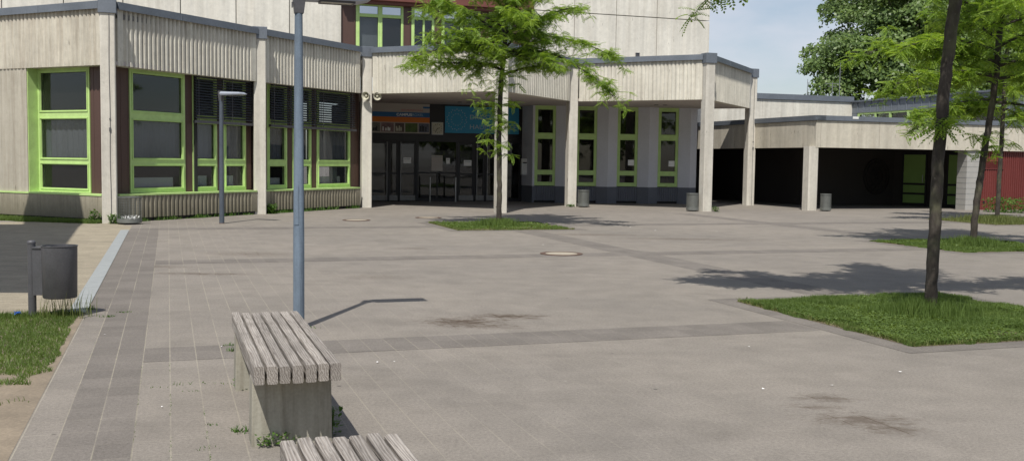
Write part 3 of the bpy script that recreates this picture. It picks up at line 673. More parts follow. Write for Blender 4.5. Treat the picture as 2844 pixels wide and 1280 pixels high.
cx,cy=LR.xy(-.02,-.20); pol=[(-w+.05,-w),(w-.05,-w),(w,-w+.05),(w,w),(-w,w),(-w,-w+.05)]
mb.prism([(cx+T2[0]*a+T1[0]*b,cy+T2[1]*a+T1[1]*b) for a,b in pol],0,2.24); mb.build('pillar',M['conc_col'],LW)
# interior walls
P0=np.array([17.85,39.55]); dd=np.array([-.68,.733]); dd/=np.linalg.norm(dd)
DG=FR(P0,tuple(dd),(-dd[1],dd[0]))
# make sure the normal looks at the camera
if DG.n[0]*(-P0[0])+DG.n[1]*(-P0[1])<0: DG.n=(-DG.n[0],-DG.n[1])
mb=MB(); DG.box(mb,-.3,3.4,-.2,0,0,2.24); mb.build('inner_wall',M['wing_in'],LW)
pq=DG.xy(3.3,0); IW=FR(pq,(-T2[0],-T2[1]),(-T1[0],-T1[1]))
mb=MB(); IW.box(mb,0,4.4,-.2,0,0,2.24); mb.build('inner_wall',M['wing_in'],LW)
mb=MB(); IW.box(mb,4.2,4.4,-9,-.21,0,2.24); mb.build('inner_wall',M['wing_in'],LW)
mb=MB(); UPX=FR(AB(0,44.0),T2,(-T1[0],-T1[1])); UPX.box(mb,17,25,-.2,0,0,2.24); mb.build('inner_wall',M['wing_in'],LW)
for s0,s1 in ((.22,1.02),(1.95,2.85)):
    mb=MB(); fw=.07
    DG.box(mb,s0-fw,s0,.0,.05,0,2.14); DG.box(mb,s1,s1+fw,.0,.05,0,2.14)
    for z0,z1 in ((0,.12),(.45,.53),(.84,.92),(2.05,2.14)): DG.box(mb,s0,s1,.0,.05,z0,z1)
    o=mb.build('door',M['frame_dark'],LW)
    mb=MB()
    for z0,z1 in ((.12,.45),(.53,.84),(.92,2.05)): DG.box(mb,s0,s1,.002,.03,z0,z1)
    mb.build('door_panel',M['green_dim'],o)
    mb=MB(); mb.tube([DG.p(s0+.08,.09,.95),DG.p(s0+.08,.09,1.25)],.012,8); mb.build('handle',M['steel'],o)
# block pier, red metal wall, louvre
mb=MB(); LR.box(mb,6.62,7.26,-.55,-.06,0,2.20); o=mb.build('block_pier',M['block'],LW)
mb=MB()
for z in np.arange(.2,2.2,.2): LR.box(mb,6.615,7.265,-.555,-.055,z-.004,z+.004)
mb.build('mortar_joint',M['curtain'],o)
pts=[(7.27,-.12)]; s=7.27
while s<16.9: pts+=[(s+.05,-.12),(s+.06,-.145),(s+.09,-.145),(s+.10,-.12)]; s+=.10
pts+=[(s,-.25),(7.27,-.25)]
rw=MB().prism([LR.xy(a,d) for a,d in pts],0,2.20).build('red_wall',M['red'],LW)
mb=MB(); LR.box(mb,7.30,8.38,-.119,-.10,1.52,1.56)
for z in np.arange(1.57,1.83,.035):
    b=[LR.p(7.33,-.12,z+.02),LR.p(8.36,-.12,z+.02),LR.p(8.36,-.09,z),LR.p(7.33,-.09,z)]; mb.hexa(b,[(x,y,zz+.006) for x,y,zz in b])
mb.build('louvre',M['red'],rw)
disc(LR,7.52,.28,.05,-.112,M['black'],'drain_hole',rw)
mb=MB(); LR.box(mb,1.46,1.70,.051,.056,3.22,3.30); tag(mb.build('roof_tag',M['white'],LW))
cx,cy=LR.xy(6.8,.0)
# round relief on the dark inner wall
rs=thing('round_relief','dark round wall relief of curling bars inside the low wing','relief',IW.p(1.0,0,1.2))
cc=IW.p(.85,.03,1.15); mb=MB()
for r in (.62,.5,.3): mb.tube([ (cc[0]+IW.t[0]*r*math.cos(t),cc[1]+IW.t[1]*r*math.cos(t),cc[2]+r*math.sin(t)*1.15) for t in np.linspace(0,2*math.pi,33)],.02,6,cap=False)
for k in range(14):
    t=2*math.pi*k/14; mb.tube([(cc[0]+IW.t[0]*r*math.cos(t+r),cc[1]+IW.t[1]*r*math.cos(t+r),cc[2]+r*math.sin(t+r)*1.15) for r in (.05,.2,.35,.5,.62)],.015,6)
mb.build('bars',M['black'],rs)

# higher block behind, then the zinc clad clerestory hall
HB=thing('hall_block','plain pale concrete block with dark coping rising behind the low wing roof','building',(*AB(30,47),0))
RW=FR(AB(0,47),T2,(-T1[0],-T1[1]))
for a,b in ((24.0,29.6),(29.615,35.2)):
    mb=MB(); RW.box(mb,a,b,-.2,0,0,4.99); mb.build('wall_panel',M['conc_up'],HB)
mb=MB(); RW.box(mb,24,35.2,-8,-.21,0,4.98); mb.build('wall_core',M['conc_flat'],HB)
mb=MB(); RW.box(mb,23.9,35.25,-8,.08,5.0,5.29); mb.build('coping',M['zinc'],HB)
for i,(u,v0,v1,lab) in enumerate(((2242,262,220,'thin short rod antenna, leftmost on the hall block roof'),(2311,264,228,'aerial with crossbars, middle one on the hall block roof'),(2331,265,173,'tall thin rod antenna, right one on the hall block roof'))):
    r=ray(u,v0); n=T1; k=49.0/(n[0]*r[0]+n[1]*r[1]); x,y=k*r[0],k*r[1]; r1=ray(u,v1); k1=49.0/(n[0]*r1[0]+n[1]*r1[1]); zt=H+k1*r1[2]
    t=thing('roof_antenna',lab,'antenna',(x,y,5.29),group='antennas on the hall roof')
    MB().tube([(x,y,5.29),(x,y,zt)],[.025,.014],8).build('mast',M['steel'],t)
    mb=MB()
    if i==1:
        for zz,w in ((zt-.1,.8),(zt-.25,.5)): mb.tube([(x-w/2,y,zz),(x+w/2,y,zz)],.014,6)
        for q in np.linspace(-.35,.35,6): mb.tube([(x+q,y-.15,zt-.1),(x+q,y+.15,zt-.1)],.008,5)
    else:
        for zz in (zt-.2,zt-.55): mb.tube([(x,y,zz),(x+.12,y,zz)],.012,6)
    mb.build('crossbar',M['steel'],t)
CH=thing('clerestory_hall','zinc clad roof hall with a strip of green framed clerestory windows, behind the low wing','building',(*AB(36,46),0))
S0=AB(35.2,47.0); ZC=FR(S0,(-T1[0],-T1[1]),(-T2[0],-T2[1]))
mb=MB(); ZC.box(mb,.0,10.86,-.3,0,4.40,4.98); s=.45
while s<10.8: ZC.box(mb,s,s+.03,0,.035,4.40,4.98); s+=.55
mb.build('zinc_band',M['zinc2'],CH)
mb=MB(); ZC.box(mb,-.3,10.95,-9,.10,4.98,5.07); mb.build('roof_edge',M['zinc'],CH)
window(ZC,.45,10.85,3.0,4.40,[(.62,1.85),(2.0,3.0),(3.15,4.35),(4.5,5.6),(5.75,6.1),(6.25,7.15),(7.35,8.45),(8.6,10.7)],[(3.1,4.30)],-.14,-.02,parent=CH,rebate=False)
mb=MB(); ZC.box(mb,-.1,.44,-.3,-.01,3.0,4.40); mb.build('zinc_wall',M['zinc2'],CH)
mb=MB(); ZC.box(mb,10.87,14.5,-.3,.015,3.0,4.96); s=11.2
while s<14: ZC.box(mb,s,s+.03,.015,.045,3.0,4.96); s+=.55
mb.build('zinc_wall',M['zinc2'],CH)
mb=MB(); ZC.box(mb,0,14,-3,-2.9,0,4.9); ZC.box(mb,13.9,14.3,-9,-.31,0,4.9); mb.build('core_wall',M['inside'],CH)

# ------------------------------------------------------------------ benches
ZB=.485
def make_bench(label,rag):
    t=thing('wooden_bench',label,'bench',group='slatted wooden benches on concrete blocks')
    n=7; w=.0555; L0=2.00; W=.466; gap=(W-n*w)/(n-1)
    for i in range(n):
        x=i*(w+gap); e0=random.uniform(-.010,.010); e1=random.uniform(-.014,.014)
        if rag and i==n-1: e1-=.03
        m=L(); K=12; secs=[]; tw=random.uniform(-.003,.003)
        for k in range(K+1):
            y=e0+(L0+e1-e0)*k/K; jx=random.uniform(-.0014,.0014); jz=random.uniform(-.002,.001)+tw; b=.006; 
            a0,a1=x+jx,x+w+jx; z0,z1=ZB-.097,ZB+jz
            secs.append([(a0+b,y,z0),(a1-b,y,z0),(a1,y,z0+b),(a1,y,z1-b),(a1-b,y,z1),(a0+b,y,z1),(a0,y,z1-b),(a0,y,z0+b)])
        vs=[v for s in secs for v in s]; fs=[tuple(range(7,-1,-1)),tuple(K*8+q for q in range(8))]
        for k in range(K):
            for q in range(8): fs.append((k*8+q,k*8+(q+1)%8,(k+1)*8+(q+1)%8,(k+1)*8+q))
        m.add(vs,fs); o=m.build('seat_slat',M['wood'],t)
    for y0 in (.20,1.62):
        m=L(); m.hexa([(.0,y0,-.02),(.448,y0,-.02),(.448,y0+.20,-.02),(.0,y0+.20,-.02)],[(.006,y0+.006,ZB-.112),(.442,y0+.006,ZB-.112),(.442,y0+.194,ZB-.112),(.006,y0+.194,ZB-.112)])
        o=m.build('concrete_block',M['conc_bench'],t,bevel=.008)
        m=L(); m.box(.01,W-.01,y0+.07,y0+.13,ZB-.1125,ZB-.0965); m.build('steel_strap',M['bin'],o)
    return t
b1=make_bench('long slatted grey bench in full view beside the tall lamp post',False)
q=G(705,1019.6,ZB); b1.location=(q[0],q[1],0); b1.rotation_euler.z=TA
b2=make_bench('nearest slatted bench, cut off by the bottom edge of the photo',True)
q=G(777.5,1222,ZB); b2.rotation_euler.z=TA; b2.location=(q[0]-2.0*T1[0],q[1]-2.0*T1[1],0)

# ------------------------------------------------------------------ lamp posts
def make_lamp(loc,rz,label,mat,rad):
    t=thing('lamp_post',label,'street lamp',(loc[0],loc[1],0),rz,group='plaza lamp posts')
    m=L(); r0,r1=rad; m.tube([(0,0,-.02),(0,0,.9),(0,0,.95),(0,0,2.96)],[r0,r0*.98,r0*.96,r1],28); o=m.build('pole',mat,t,smooth=True)
    m=L()
    a0,a1=R(215),R(262); rr=r0+.003; pts=[(rr*math.cos(a),rr*math.sin(a)) for a in np.linspace(a0,a1,6)]; pin=[((rr-.006)*math.cos(a),(rr-.006)*math.sin(a)) for a in np.linspace(a1,a0,6)]
    m.prism(pts+pin,.98,1.34); m.build('hatch',mat,o)
    m=L(); m.hexa([(-.038,-.038,2.92),(.044,-.038,2.92),(.044,.038,2.92),(-.038,.038,2.92)],[(-.055,-.055,3.10),(.065,-.055,3.10),(.065,.055,3.10),(-.055,.055,3.10)])
    m.box(-.053,.063,-.053,.053,3.10,3.155); m.box(-.062,-.053,-.02,.02,2.97,3.02); m.build('bracket',M['bin'],t)
    m=L()
    # shallow wedge housing, underside slopes up to the tip
    b=[(.066,-.115,3.045),(.56,-.115,3.045),(.56,.115,3.045),(.066,.115,3.045)]
    m2=[(.05,-.13,3.085),(.66,-.13,3.075),(.66,.13,3.075),(.05,.13,3.085)]
    tp=[(.066,-.10,3.135),(.60,-.10,3.115),(.60,.10,3.115),(.066,.10,3.135)]
    m.add(b+m2+tp,[(3,2,1,0),(8,9,10,11)]+[(i,(i+1)%4,(i+1)%4+4,i+4) for i in range(4)]+[(i+4,(i+1)%4+4,(i+1)%4+8,i+8) for i in range(4)])
    h=m.build('lamp_head',M['lampgrey'],t)
    m=L(); m.box(.20,.50,-.075,.075,3.034,3.044); m.build('lens',M['lens'],h)
    m=L()
    for q in ((.19,.20,-.085,.085),(.50,.51,-.085,.085),(.20,.50,-.085,-.076),(.20,.50,.076,.085)): m.box(*q,3.028,3.044)
    m.build('lens_frame',M['bin'],h)
    m=L(); m.lathe([(r0+.006,0),(r0+.006,.012),(r0,.016)],(0,0,0),24); m.build('base_collar',M['rust'],t)
    return t
make_lamp((-1.987,9.50),TA,'tall blue grey lamp post close to camera, behind the slatted bench',M['pole'],(.052,.036))
make_lamp((-6.96,24.456),R(-24),'distant dark lamp post standing before the ribbed wall and blinds',M['pole_dark'],(.060,.045))

# ------------------------------------------------------------------ bins
bp=(-4.723,10.009)
t=thing('post_bin','dark grey cylindrical bin hung on a short post at the lawn edge','litter bin',(bp[0],bp[1],0))
MB().tube([(*bp,-.05),(*bp,.735)],.038,20).build('post',M['bin'],t,smooth=True)
MB().lathe([(.0,.022),(.03,.018),(.041,.006),(.041,-.012)],(*bp,.735),20).build('post_cap',M['bin'],t,smooth=True)
fr=FR(bp,(1,0),(0,-1)); cx=bp[0]+.275
mb=MB(); mb.lathe([(.0,.195),(.150,.195),(.158,.205),(.165,.70),(.170,.703),(.170,.71),(.160,.71),(.150,.23),(0,.23)],(cx,bp[1],0),48); mb.build('drum',M['bin'],t,smooth=True)
mb=MB(); mb.box(bp[0]+.03,cx-.12,bp[1]-.05,bp[1]+.05,.22,.68); mb.box(bp[0]+.03,cx-.1,bp[1]-.06,bp[1]+.06,.68,.695); mb.build('mounting_plate',M['bin'],t)
def wire_bin(x,y,r,h,label,solid,trash):
    t=thing('wire_bin',label,'litter bin',(x,y,0),group='wire bins beside the columns')
    mb=MB(); n=26
    for k in range(n):
        a=2*math.pi*k/n; mb.tube([(x+r*math.cos(a),y+r*math.sin(a),.05),(x+r*math.cos(a),y+r*math.sin(a),h)],.0032,4,cap=False)
    for z in np.arange(.08,h,.06): mb.tube([(x+r*math.cos(a),y+r*math.sin(a),z) for a in np.linspace(0,2*math.pi,25)],.0028,4,cap=False)
    mb.build('wire_basket',M['wire'],t)
    MB().lathe([(r-.004,h-.02),(r+.01,h-.02),(r+.01,h),(r-.004,h),(r-.004,h-.02)],(x,y,0),32).build('top_ring',M['wire'],t)
    MB().lathe([(0,.03),(r*.9,.03),(r+.008,.04),(r+.008,.13),(r,.13),(r,.05),(0,.05)],(x,y,0),32).build('base_tray',M['wire'],t)
    for a in (.5,2.6,4.7): MB().tube([(x+r*.6*math.cos(a),y+r*.6*math.sin(a),-.01),(x+r*.6*math.cos(a),y+r*.6*math.sin(a),.04)],.012,6).build('foot',M['black'],t)
    if solid: MB().lathe([(0,.06),(r-.02,.06),(r-.015,h-.03),(r-.03,h-.03),(r-.035,.08),(0,.08)],(x,y,0),32).build('liner',M['dado'] if solid==1 else M['wire'],t)
    if trash:
        mb=MB()
        for k in range(46):
            a=random.random()*6.28; q=r*.85*math.sqrt(random.random()); s=.018+.02*random.random(); px,py,pz=x+q*math.cos(a),y+q*math.sin(a),.12+.07*random.random()
            vs=[(px+random.uniform(-s,s),py+random.uniform(-s,s),pz+random.uniform(-s,s)) for _ in range(4)]; mb.add(vs,[(0,1,2),(0,2,3),(0,1,3),(1,2,3)])
        mb.build('crumpled_paper',M['paper'],t)
wire_bin(-8.95,23.86,.27,.64,'see through wire bin half full of white paper at the nearest column',0,True)
wire_bin(2.50,36.0,.20,.60,'grey wire bin right of the column before the slot windows',2,False)
wire_bin(6.00,34.02,.20,.60,'grey wire bin left of the column at the canopy right end',2,False)
wire_bin(10.86,35.42,.18,.60,'grey wire bin right of the low wing pillar',2,False)

# ------------------------------------------------------------------ manholes, scraps, blue wrapper
for (x,y),r,lab in (((.86,17.62),.37,'large round manhole cover with rusty ring on the second dark band'),(G(990,612),.36,'pale manhole cover nearest the glazed entrance column'),(G(1190,605),.36,'pale manhole cover by the corner of the centre tree bed')):
    t=thing('manhole_cover',lab,'manhole cover',(x,y,0))
    MB().lathe([(r*.76,.004),(r*.76,.012),(r,.012),(r,.002)],(x,y,0),40).build('ring',M['rust'],t)
    MB().lathe([(0,.010),(r*.75,.010),(r*.75,.003)],(x,y,0),40).build('lid',M['lid'],t)
scr=[(1048,1008),(1095,1006),(1597,919),(2310,1072),(1080,560+318/2.634),(546,684),(1508,681),(940,1245),(450,1132),(2500,1035),(2120,1082),(2080,965),(615,965),(290,932),(430,760),(1940,612),(2200,640),(1750,632),(1820,641),(1990,644)]
for i,(u,v) in enumerate(scr):
    x,y=G(u,v); s=random.uniform(.007,.014)*(1 if y<14 else 1.6); a=random.random()*3
    mb=MB(); pts=[(x+s*math.cos(a)*p-s*.5*math.sin(a)*q,y+s*math.sin(a)*p+s*.5*math.cos(a)*q,.008+random.uniform(0,.008)) for p,q in ((-1,-1),(1,-.8),(.9,1),(-.7,.9))]
    mb.add(pts,[(0,1,2),(0,2,3)]); o=mb.build('paper_scrap',M['paper'],None); tag(o,'tiny white paper scrap lying on the paving','litter','white paper scraps on the paving')
x,y=G(45,882); mb=MB()
for k in range(14):
    vs=[(x+random.uniform(-.05,.05),y+random.uniform(-.03,.03),.03+random.uniform(0,.04)) for _ in range(3)]; mb.add(vs,[(0,1,2)])
tag(mb.build('blue_wrapper',M['blue_litter'],None),'crumpled blue wrapper in the grass left of the bin post','litter')

# ------------------------------------------------------------------ grass
def blades(pos,h,w,lean=.5,seg=True):
    """pos (n,2|3) -> quad blades, each of two stacked quads"""
    n=len(pos); a=RNG.random(n)*2*np.pi; hh=h*(0.5+RNG.random(n)); ww=w*(.6+.8*RNG.random(n)); le=lean*hh*RNG.random(n); la=RNG.random(n)*2*np.pi
    dx=np.cos(a)*ww/2; dy=np.sin(a)*ww/2; lx=np.cos(la)*le; ly=np.sin(la)*le
    x,y=pos[:,0],pos[:,1]; z0=pos[:,2] if pos.shape[1]>2 else np.zeros(n)
    V=np.empty((n,6,3),np.float32)
    V[:,0]=np.c_[x-dx,y-dy,z0]; V[:,1]=np.c_[x+dx,y+dy,z0]
    V[:,2]=np.c_[x+dx*.8+lx*.35,y+dy*.8+ly*.35,z0+hh*.55]; V[:,3]=np.c_[x-dx*.8+lx*.35,y-dy*.8+ly*.35,z0+hh*.55]
    V[:,4]=np.c_[x+dx*.1+lx,y+dy*.1+ly,z0+hh]; V[:,5]=np.c_[x-dx*.1+lx,y-dy*.1+ly,z0+hh]
    b=np.arange(n)[:,None]*6; F=np.concatenate([b+np.array([[0,1,2,3]]),b+np.array([[3,2,4,5]])],0)
    return V.reshape(-1,3),F
def vnoise(x,y,s,seed=0):
    r=np.random.default_rng(seed); g=r.random((64,64)); fx=(x*s)%63; fy=(y*s)%63; i=fx.astype(int); j=fy.astype(int); u=fx-i; v=fy-j; u=u*u*(3-2*u); v=v*v*(3-2*v)
    i2=(i+1)%64; j2=(j+1)%64
    return g[i,j]*(1-u)*(1-v)+g[i2,j]*u*(1-v)+g[i,j2]*(1-u)*v+g[i2,j2]*u*v
def ab2xy(a,b): return np.c_[a*T2[0]+b*T1[0],a*T2[1]+b*T1[1]]
def merge(parts):
    vs=[];fs=[];o=0
    for v,f in parts: vs.append(v); fs.append(f+o); o+=len(v)
    return np.concatenate(vs),np.concatenate(fs)
# front lawn: ragged towards the camera side where bare dirt shows
n=230000; a=-.80-RNG.random(n)**1.0*3.4; b=3.2+RNG.random(n)*7.95
nz=vnoise(a+20,b,1.3,1)+.5*vnoise(a+20,b,4.5,2)
edge=7.95+ (-.8-a)*0.10 + (nz-.75)*1.1                 # lawn starts beyond this b
ex=-.84-.10*np.maximum(0,nz-.7)-.12*(vnoise(a+9,b,6,3)-.3)*np.clip((9.6-b)/2,0,1)*2
p_out=(b>edge)&(a<ex); sparse=(b>edge-.5)&(RNG.random(n)<.10)&(vnoise(a,b,5,5)>.62)&(a<ex)
p=ab2xy(a,b)[p_out|sparse]
p1=p[RNG.random(len(p))<.8]
P=[blades(p1,.028,.0055,1.0)]
a=-.9-RNG.random(4000)*.9; b=10.85+RNG.random(4000)*.26; P.append(blades(ab2xy(a,b)[:1200],.05,.006,.7))
g=npmesh('lawn_grass',*merge(P),M['grass']); tag(g,'short green lawn with ragged edge in the lower left corner','grass',kind='stuff')
# tall seed stalks below the bin
n=110; xs=np.c_[-4.40+RNG.normal(0,.14,n),10.0+RNG.normal(0,.10,n)]; v,f=blades(xs,.20,.006,.35)
g=npmesh('tall_grass_tuft',v,f,M['grass_dry']); tag(g,'tall seeding grass stalks under the post bin','grass',kind='stuff')
# tree beds
bl=['sunlit grass patch around the centre tree before the entrance','large green grass bed around the nearest tree at right','green grass bed around the second tree at right','dry grass bed around the far tree by the red wall']
for i,(a0,a1,b0,b1) in enumerate(beds):
    n=[60000,150000,52000,30000][i]; a=a0+RNG.random(n)*(a1-a0); b=b0+RNG.random(n)*(b1-b0)
    nz=vnoise(a+40,b+7,1.6,10+i); k=np.ones(n,bool)
    if i==0: k=((nz>.45)&(RNG.random(n)<.45))|(np.hypot(a-7.6,b-23.7)<.7)|((nz>.3)&(RNG.random(n)<.12))
    if i==1: k=((nz>.13)|(RNG.random(n)<.25))&~((np.hypot((a-7.6),(b-7.75)*1.6)<.22))
    a=a0-.07+(a-a0)/(a1-a0)*(a1-a0+.14); b=b0-.07+(b-b0)/(b1-b0)*(b1-b0+.14); em=-.06+.17*vnoise(a+50,b+50,7,3); k&=(a>a0+em)&(a<a1-em)&(b>b0+em)&(b<b1-em)
    pts=ab2xy(a,b)[k]; hh=.045+.045*vnoise(a[k]+3,b[k],2.4,4)
    parts=[]
    sel=hh>.068
    parts.append(blades(pts[~sel],.026,.006 if i==1 else .011,.9)); parts.append(blades(pts[sel],.042,.007 if i==1 else .012,.8))
    ca,cb=(a0+a1)/2,(b0+b1)/2
    m=[2500,3200,2200,5000][i]; r=np.abs(RNG.normal(0,.27 if i!=3 else .6,m)); th=RNG.random(m)*6.283
    tp=ab2xy(ca+r*np.cos(th),cb+r*np.sin(th)); parts.append(blades(tp,.15,.007 if i==1 else .012,.45))
    mcl=[5000,40000,6000,2500][i]; aa=a0+.03+RNG.random(mcl)*(a1-a0-.06); bb=b0+.03+RNG.random(mcl)*(b1-b0-.06)
    kk=vnoise(aa+11,bb+3,2.6,77)>(.5 if i!=1 else .42); cp_=ab2xy(aa,bb)[kk]; m_=len(cp_); sz=(.009 if i==1 else .016)*(.6+.9*RNG.random(m_)); th_=RNG.random(m_)*6.283
    cc_=np.c_[cp_,.018+.03*RNG.random(m_)]; uu=np.c_[np.cos(th_),np.sin(th_),RNG.normal(0,.35,m_)]*sz[:,None]; ww=np.c_[-np.sin(th_),np.cos(th_),RNG.normal(0,.35,m_)]*sz[:,None]
    parts.append((np.stack([cc_-uu,cc_-ww,cc_+uu,cc_+ww],1).reshape(-1,3),np.arange(4*m_).reshape(m_,4)))
    g=npmesh('bed_grass',*merge(parts),M['grass_dry'] if i in (3,) else M['grass']); tag(g,bl[i],'grass',kind='stuff')
    if i in (0,1):
        m=1500 if i==0 else 1200; side=RNG.integers(0,2,m)
        aa=np.where(side==0,a0+RNG.random(m)*(a1-a0),a0+np.abs(RNG.normal(0,.04,m))); bb=np.where(side==0,b0+np.abs(RNG.normal(0,.04,m)),b0+RNG.random(m)*(b1-b0))
        g=npmesh('bed_edge_grass',*blades(ab2xy(aa,bb),.04,.010,.9),M['grass_dry']); tag(g,['parched grass fringe along the edges of the centre tree bed','dry yellow grass fringe along the edges of the nearest tree bed'][i],'grass',kind='stuff')
# verge at the foot of the left wall and weeds in joints
n=16000; s=RNG.random(n)*6.4+.1; d=RNG.random(n)**.8*1.15
q=np.array([F0.xy(ss,dd+.02) for ss,dd in zip(s,d*(.25+.75*np.clip(s/4.5,0,1)+.15*vnoise(s,s,2,3)))])
g=npmesh('verge_grass',*blades(q,.07,.013,.7),M['grass']); tag(g,'rough grass verge at the foot of the left concrete wall','grass',kind='stuff')
P=[]
for fr,s1 in ((F1,5.2),(F2,4.9)):
    for k in range(26):
        c=random.uniform(.3,s1); m=int(random.uniform(10,60)); pts=np.array([fr.xy(c+random.gauss(0,.09),-.03+abs(random.gauss(0,.05))) for _ in range(m)]); P.append(blades(pts,random.uniform(.03,.11),.016,1.0))
g=npmesh('wall_foot_weeds',*merge(P),M['weed']); tag(g,'low weeds growing along the foot of the ribbed apron wall','weeds',kind='stuff')
P=[]
for (u,v,cnt,h) in [(664,1200,40,.03),(430,1075,8,.010),(545,1085,10,.010),(640,960,24,.02),(655,975,60,.04),(700,965,50,.05),(300,880,50,.02),(345,868,30,.02),(248,860,30,.04),(575,1065,7,.010),(650,1065,10,.010),(585,1180,10,.012),(588,1245,10,.012),(865,911,16,.02),(495,1068,9,.02)]:
    x,y=G(u,v); P.append(blades(np.c_[x+RNG.normal(0,.035,cnt),y+RNG.normal(0,.02,cnt)],h,.006,1.2))
# moss lines along slab joints near the bench
for a_,b0,b1,c in ((.0,5.6,8.3,160),(.2,5.2,6.8,130),(-.2,5.2,8.3,120),(-.4,5.2,10.5,90),(-.6,8.2,9.9,40)):
    b=b0+RNG.random(c)*(b1-b0); k=vnoise(b+a_*7,b,3,6)>.55; P.append(blades(ab2xy(a_+RNG.normal(0,.004,c),b)[k],.004,.004,1.5))
g=npmesh('joint_weeds',*merge(P),M['weed']); tag(g,'tiny weeds sprouting from slab joints around the bench','weeds',kind='stuff')
def leafy(name,x,y,h,r,cnt,lab,mat='weed',size=.03):
    n=cnt; a=RNG.random(n)*6.283; rr=r*np.sqrt(RNG.random(n)); z=h*RNG.random(n)**1.3; c=np.c_[x+rr*np.cos(a),y+rr*np.sin(a),z+.005]
    t=RNG.random(n)*6.283; tl=RNG.random(n)*1.0-.2; L_=size*(.6+RNG.random(n)*.8)
    u=np.c_[np.cos(t)*np.cos(tl),np.sin(t)*np.cos(tl),np.sin(tl)]*L_[:,None]; w=np.c_[-np.sin(t),np.cos(t),RNG.random(n)-.5]*L_[:,None]*.32
    V=np.stack([c,c+u*.5+w,c+u,c+u*.5-w],1).reshape(-1,3); F=np.arange(4*n).reshape(n,4)
    t0=thing(name,lab,'weed',(x,y,0)); npmesh('leaves',V,F,M[mat],t0)
    mb=MB()
    for k in range(7): a=random.random()*6.28; q=r*.7*random.random(); mb.tube([(x,y,0),(x+q*.5*math.cos(a),y+q*.5*math.sin(a),h*.5),(x+q*math.cos(a),y+q*math.sin(a),h*.95)],.0018,4)
    mb.build('stem',M[mat],t0)
q=G(740,1232); leafy('weed_plant',q[0]+.03,q[1],.07,.10,240,'matted weed at the foot of the near bench block, left corner',size=.022)
q=G(800,1222); leafy('weed_plant',q[0],q[1],.06,.10,200,'spreading weed at the foot of the near bench block, middle',size=.022)
q=G(922,1210); leafy('weed_plant',q[0],q[1],.17,.045,70,'upright weed against the right half of the near bench block',size=.035)
q=G(682,1075); leafy('weed_plant',q[0],q[1]-.03,.09,.07,150,'weed at the foot of the far bench block',size=.022)
q=F2.xy(.36,.10); leafy('weed_plant',q[0],q[1],.26,.14,260,'bushy weed beside the second column',size=.07)
q=F0.xy(.32,.16); leafy('weed_plant',q[0],q[1],.30,.11,160,'tall weed left of the nearest column',size=.07)
q=F1.xy(.02,.32); leafy('weed_plant',q[0]-.12,q[1],.20,.16,220,'low weed right of the nearest column, beside the wire bin',size=.06)
leafy('weed_plant',Cn[5][0]+.28,Cn[5][1]-.12,.16,.10,130,'small weed right of the column at the canopy end',size=.06)
leafy('weed_plant',Cn[4][0]-.05,Cn[4][1]-.14,.08,.16,160,'flat weed at the foot of the column before the slot windows',size=.05)
q=G(2808,590); leafy('weed_plant',q[0],q[1],.5,.9,900,'leafy weeds at the foot of the red wall',size=.10)

# ------------------------------------------------------------------ trees
def frond_template(npair=7,L_=1.0):
    vs=[];fs=[]
    for i in range(npair*2+1):
        k=i//2; s=1 if i%2 else -1; x=.12+.86*k/npair
        if i==npair*2: x=.95; s=0
        z=-.28*x*x; lw=.066; ll=.21*(1-.35*abs(x-.5))
        base=np.array([x,0,z]); d=np.array([.35,s*.94,-.25]) if s else np.array([1,0,-.6]); d/=np.linalg.norm(d); w=np.cross(d,[0,0,1]); w/=np.linalg.norm(w)
        n=len(vs); vs+= [base,base+d*ll*.5+w*lw,base+d*ll,base+d*ll*.5-w*lw]; fs.append([n,n+1,n+2,n+3])
    return np.array(vs)*L_,np.array(fs)
FT=frond_template()
def place_fronds(pos,azim,tilt,scale,roll=None):
    n=len(pos); tv,tf=FT; ca,sa=np.cos(azim),np.sin(azim); ct,st=np.cos(tilt),np.sin(tilt); ro=RNG.normal(0,.5,n); cr,sr=np.cos(ro),np.sin(ro)
    x=np.broadcast_to(tv[:,0],(n,len(tv))); y0=np.broadcast_to(tv[:,1],(n,len(tv))); z0=np.broadcast_to(tv[:,2],(n,len(tv)))
    y=y0*cr[:,None]-z0*sr[:,None]; z=y0*sr[:,None]+z0*cr[:,None]
    x2=x*ct[:,None]+z*st[:,None]*-1; z2=x*st[:,None]+z*ct[:,None]
    X=(x2*ca[:,None]-y*sa[:,None])*scale[:,None]+pos[:,0:1]; Y=(x2*sa[:,None]+y*ca[:,None])*scale[:,None]+pos[:,1:2]; Z=z2*scale[:,None]+pos[:,2:3]
    Vv=np.stack([X,Y,Z],2).reshape(-1,3); F=(np.arange(n)[:,None,None]*len(tv)+tf[None]).reshape(-1,4); return Vv,F
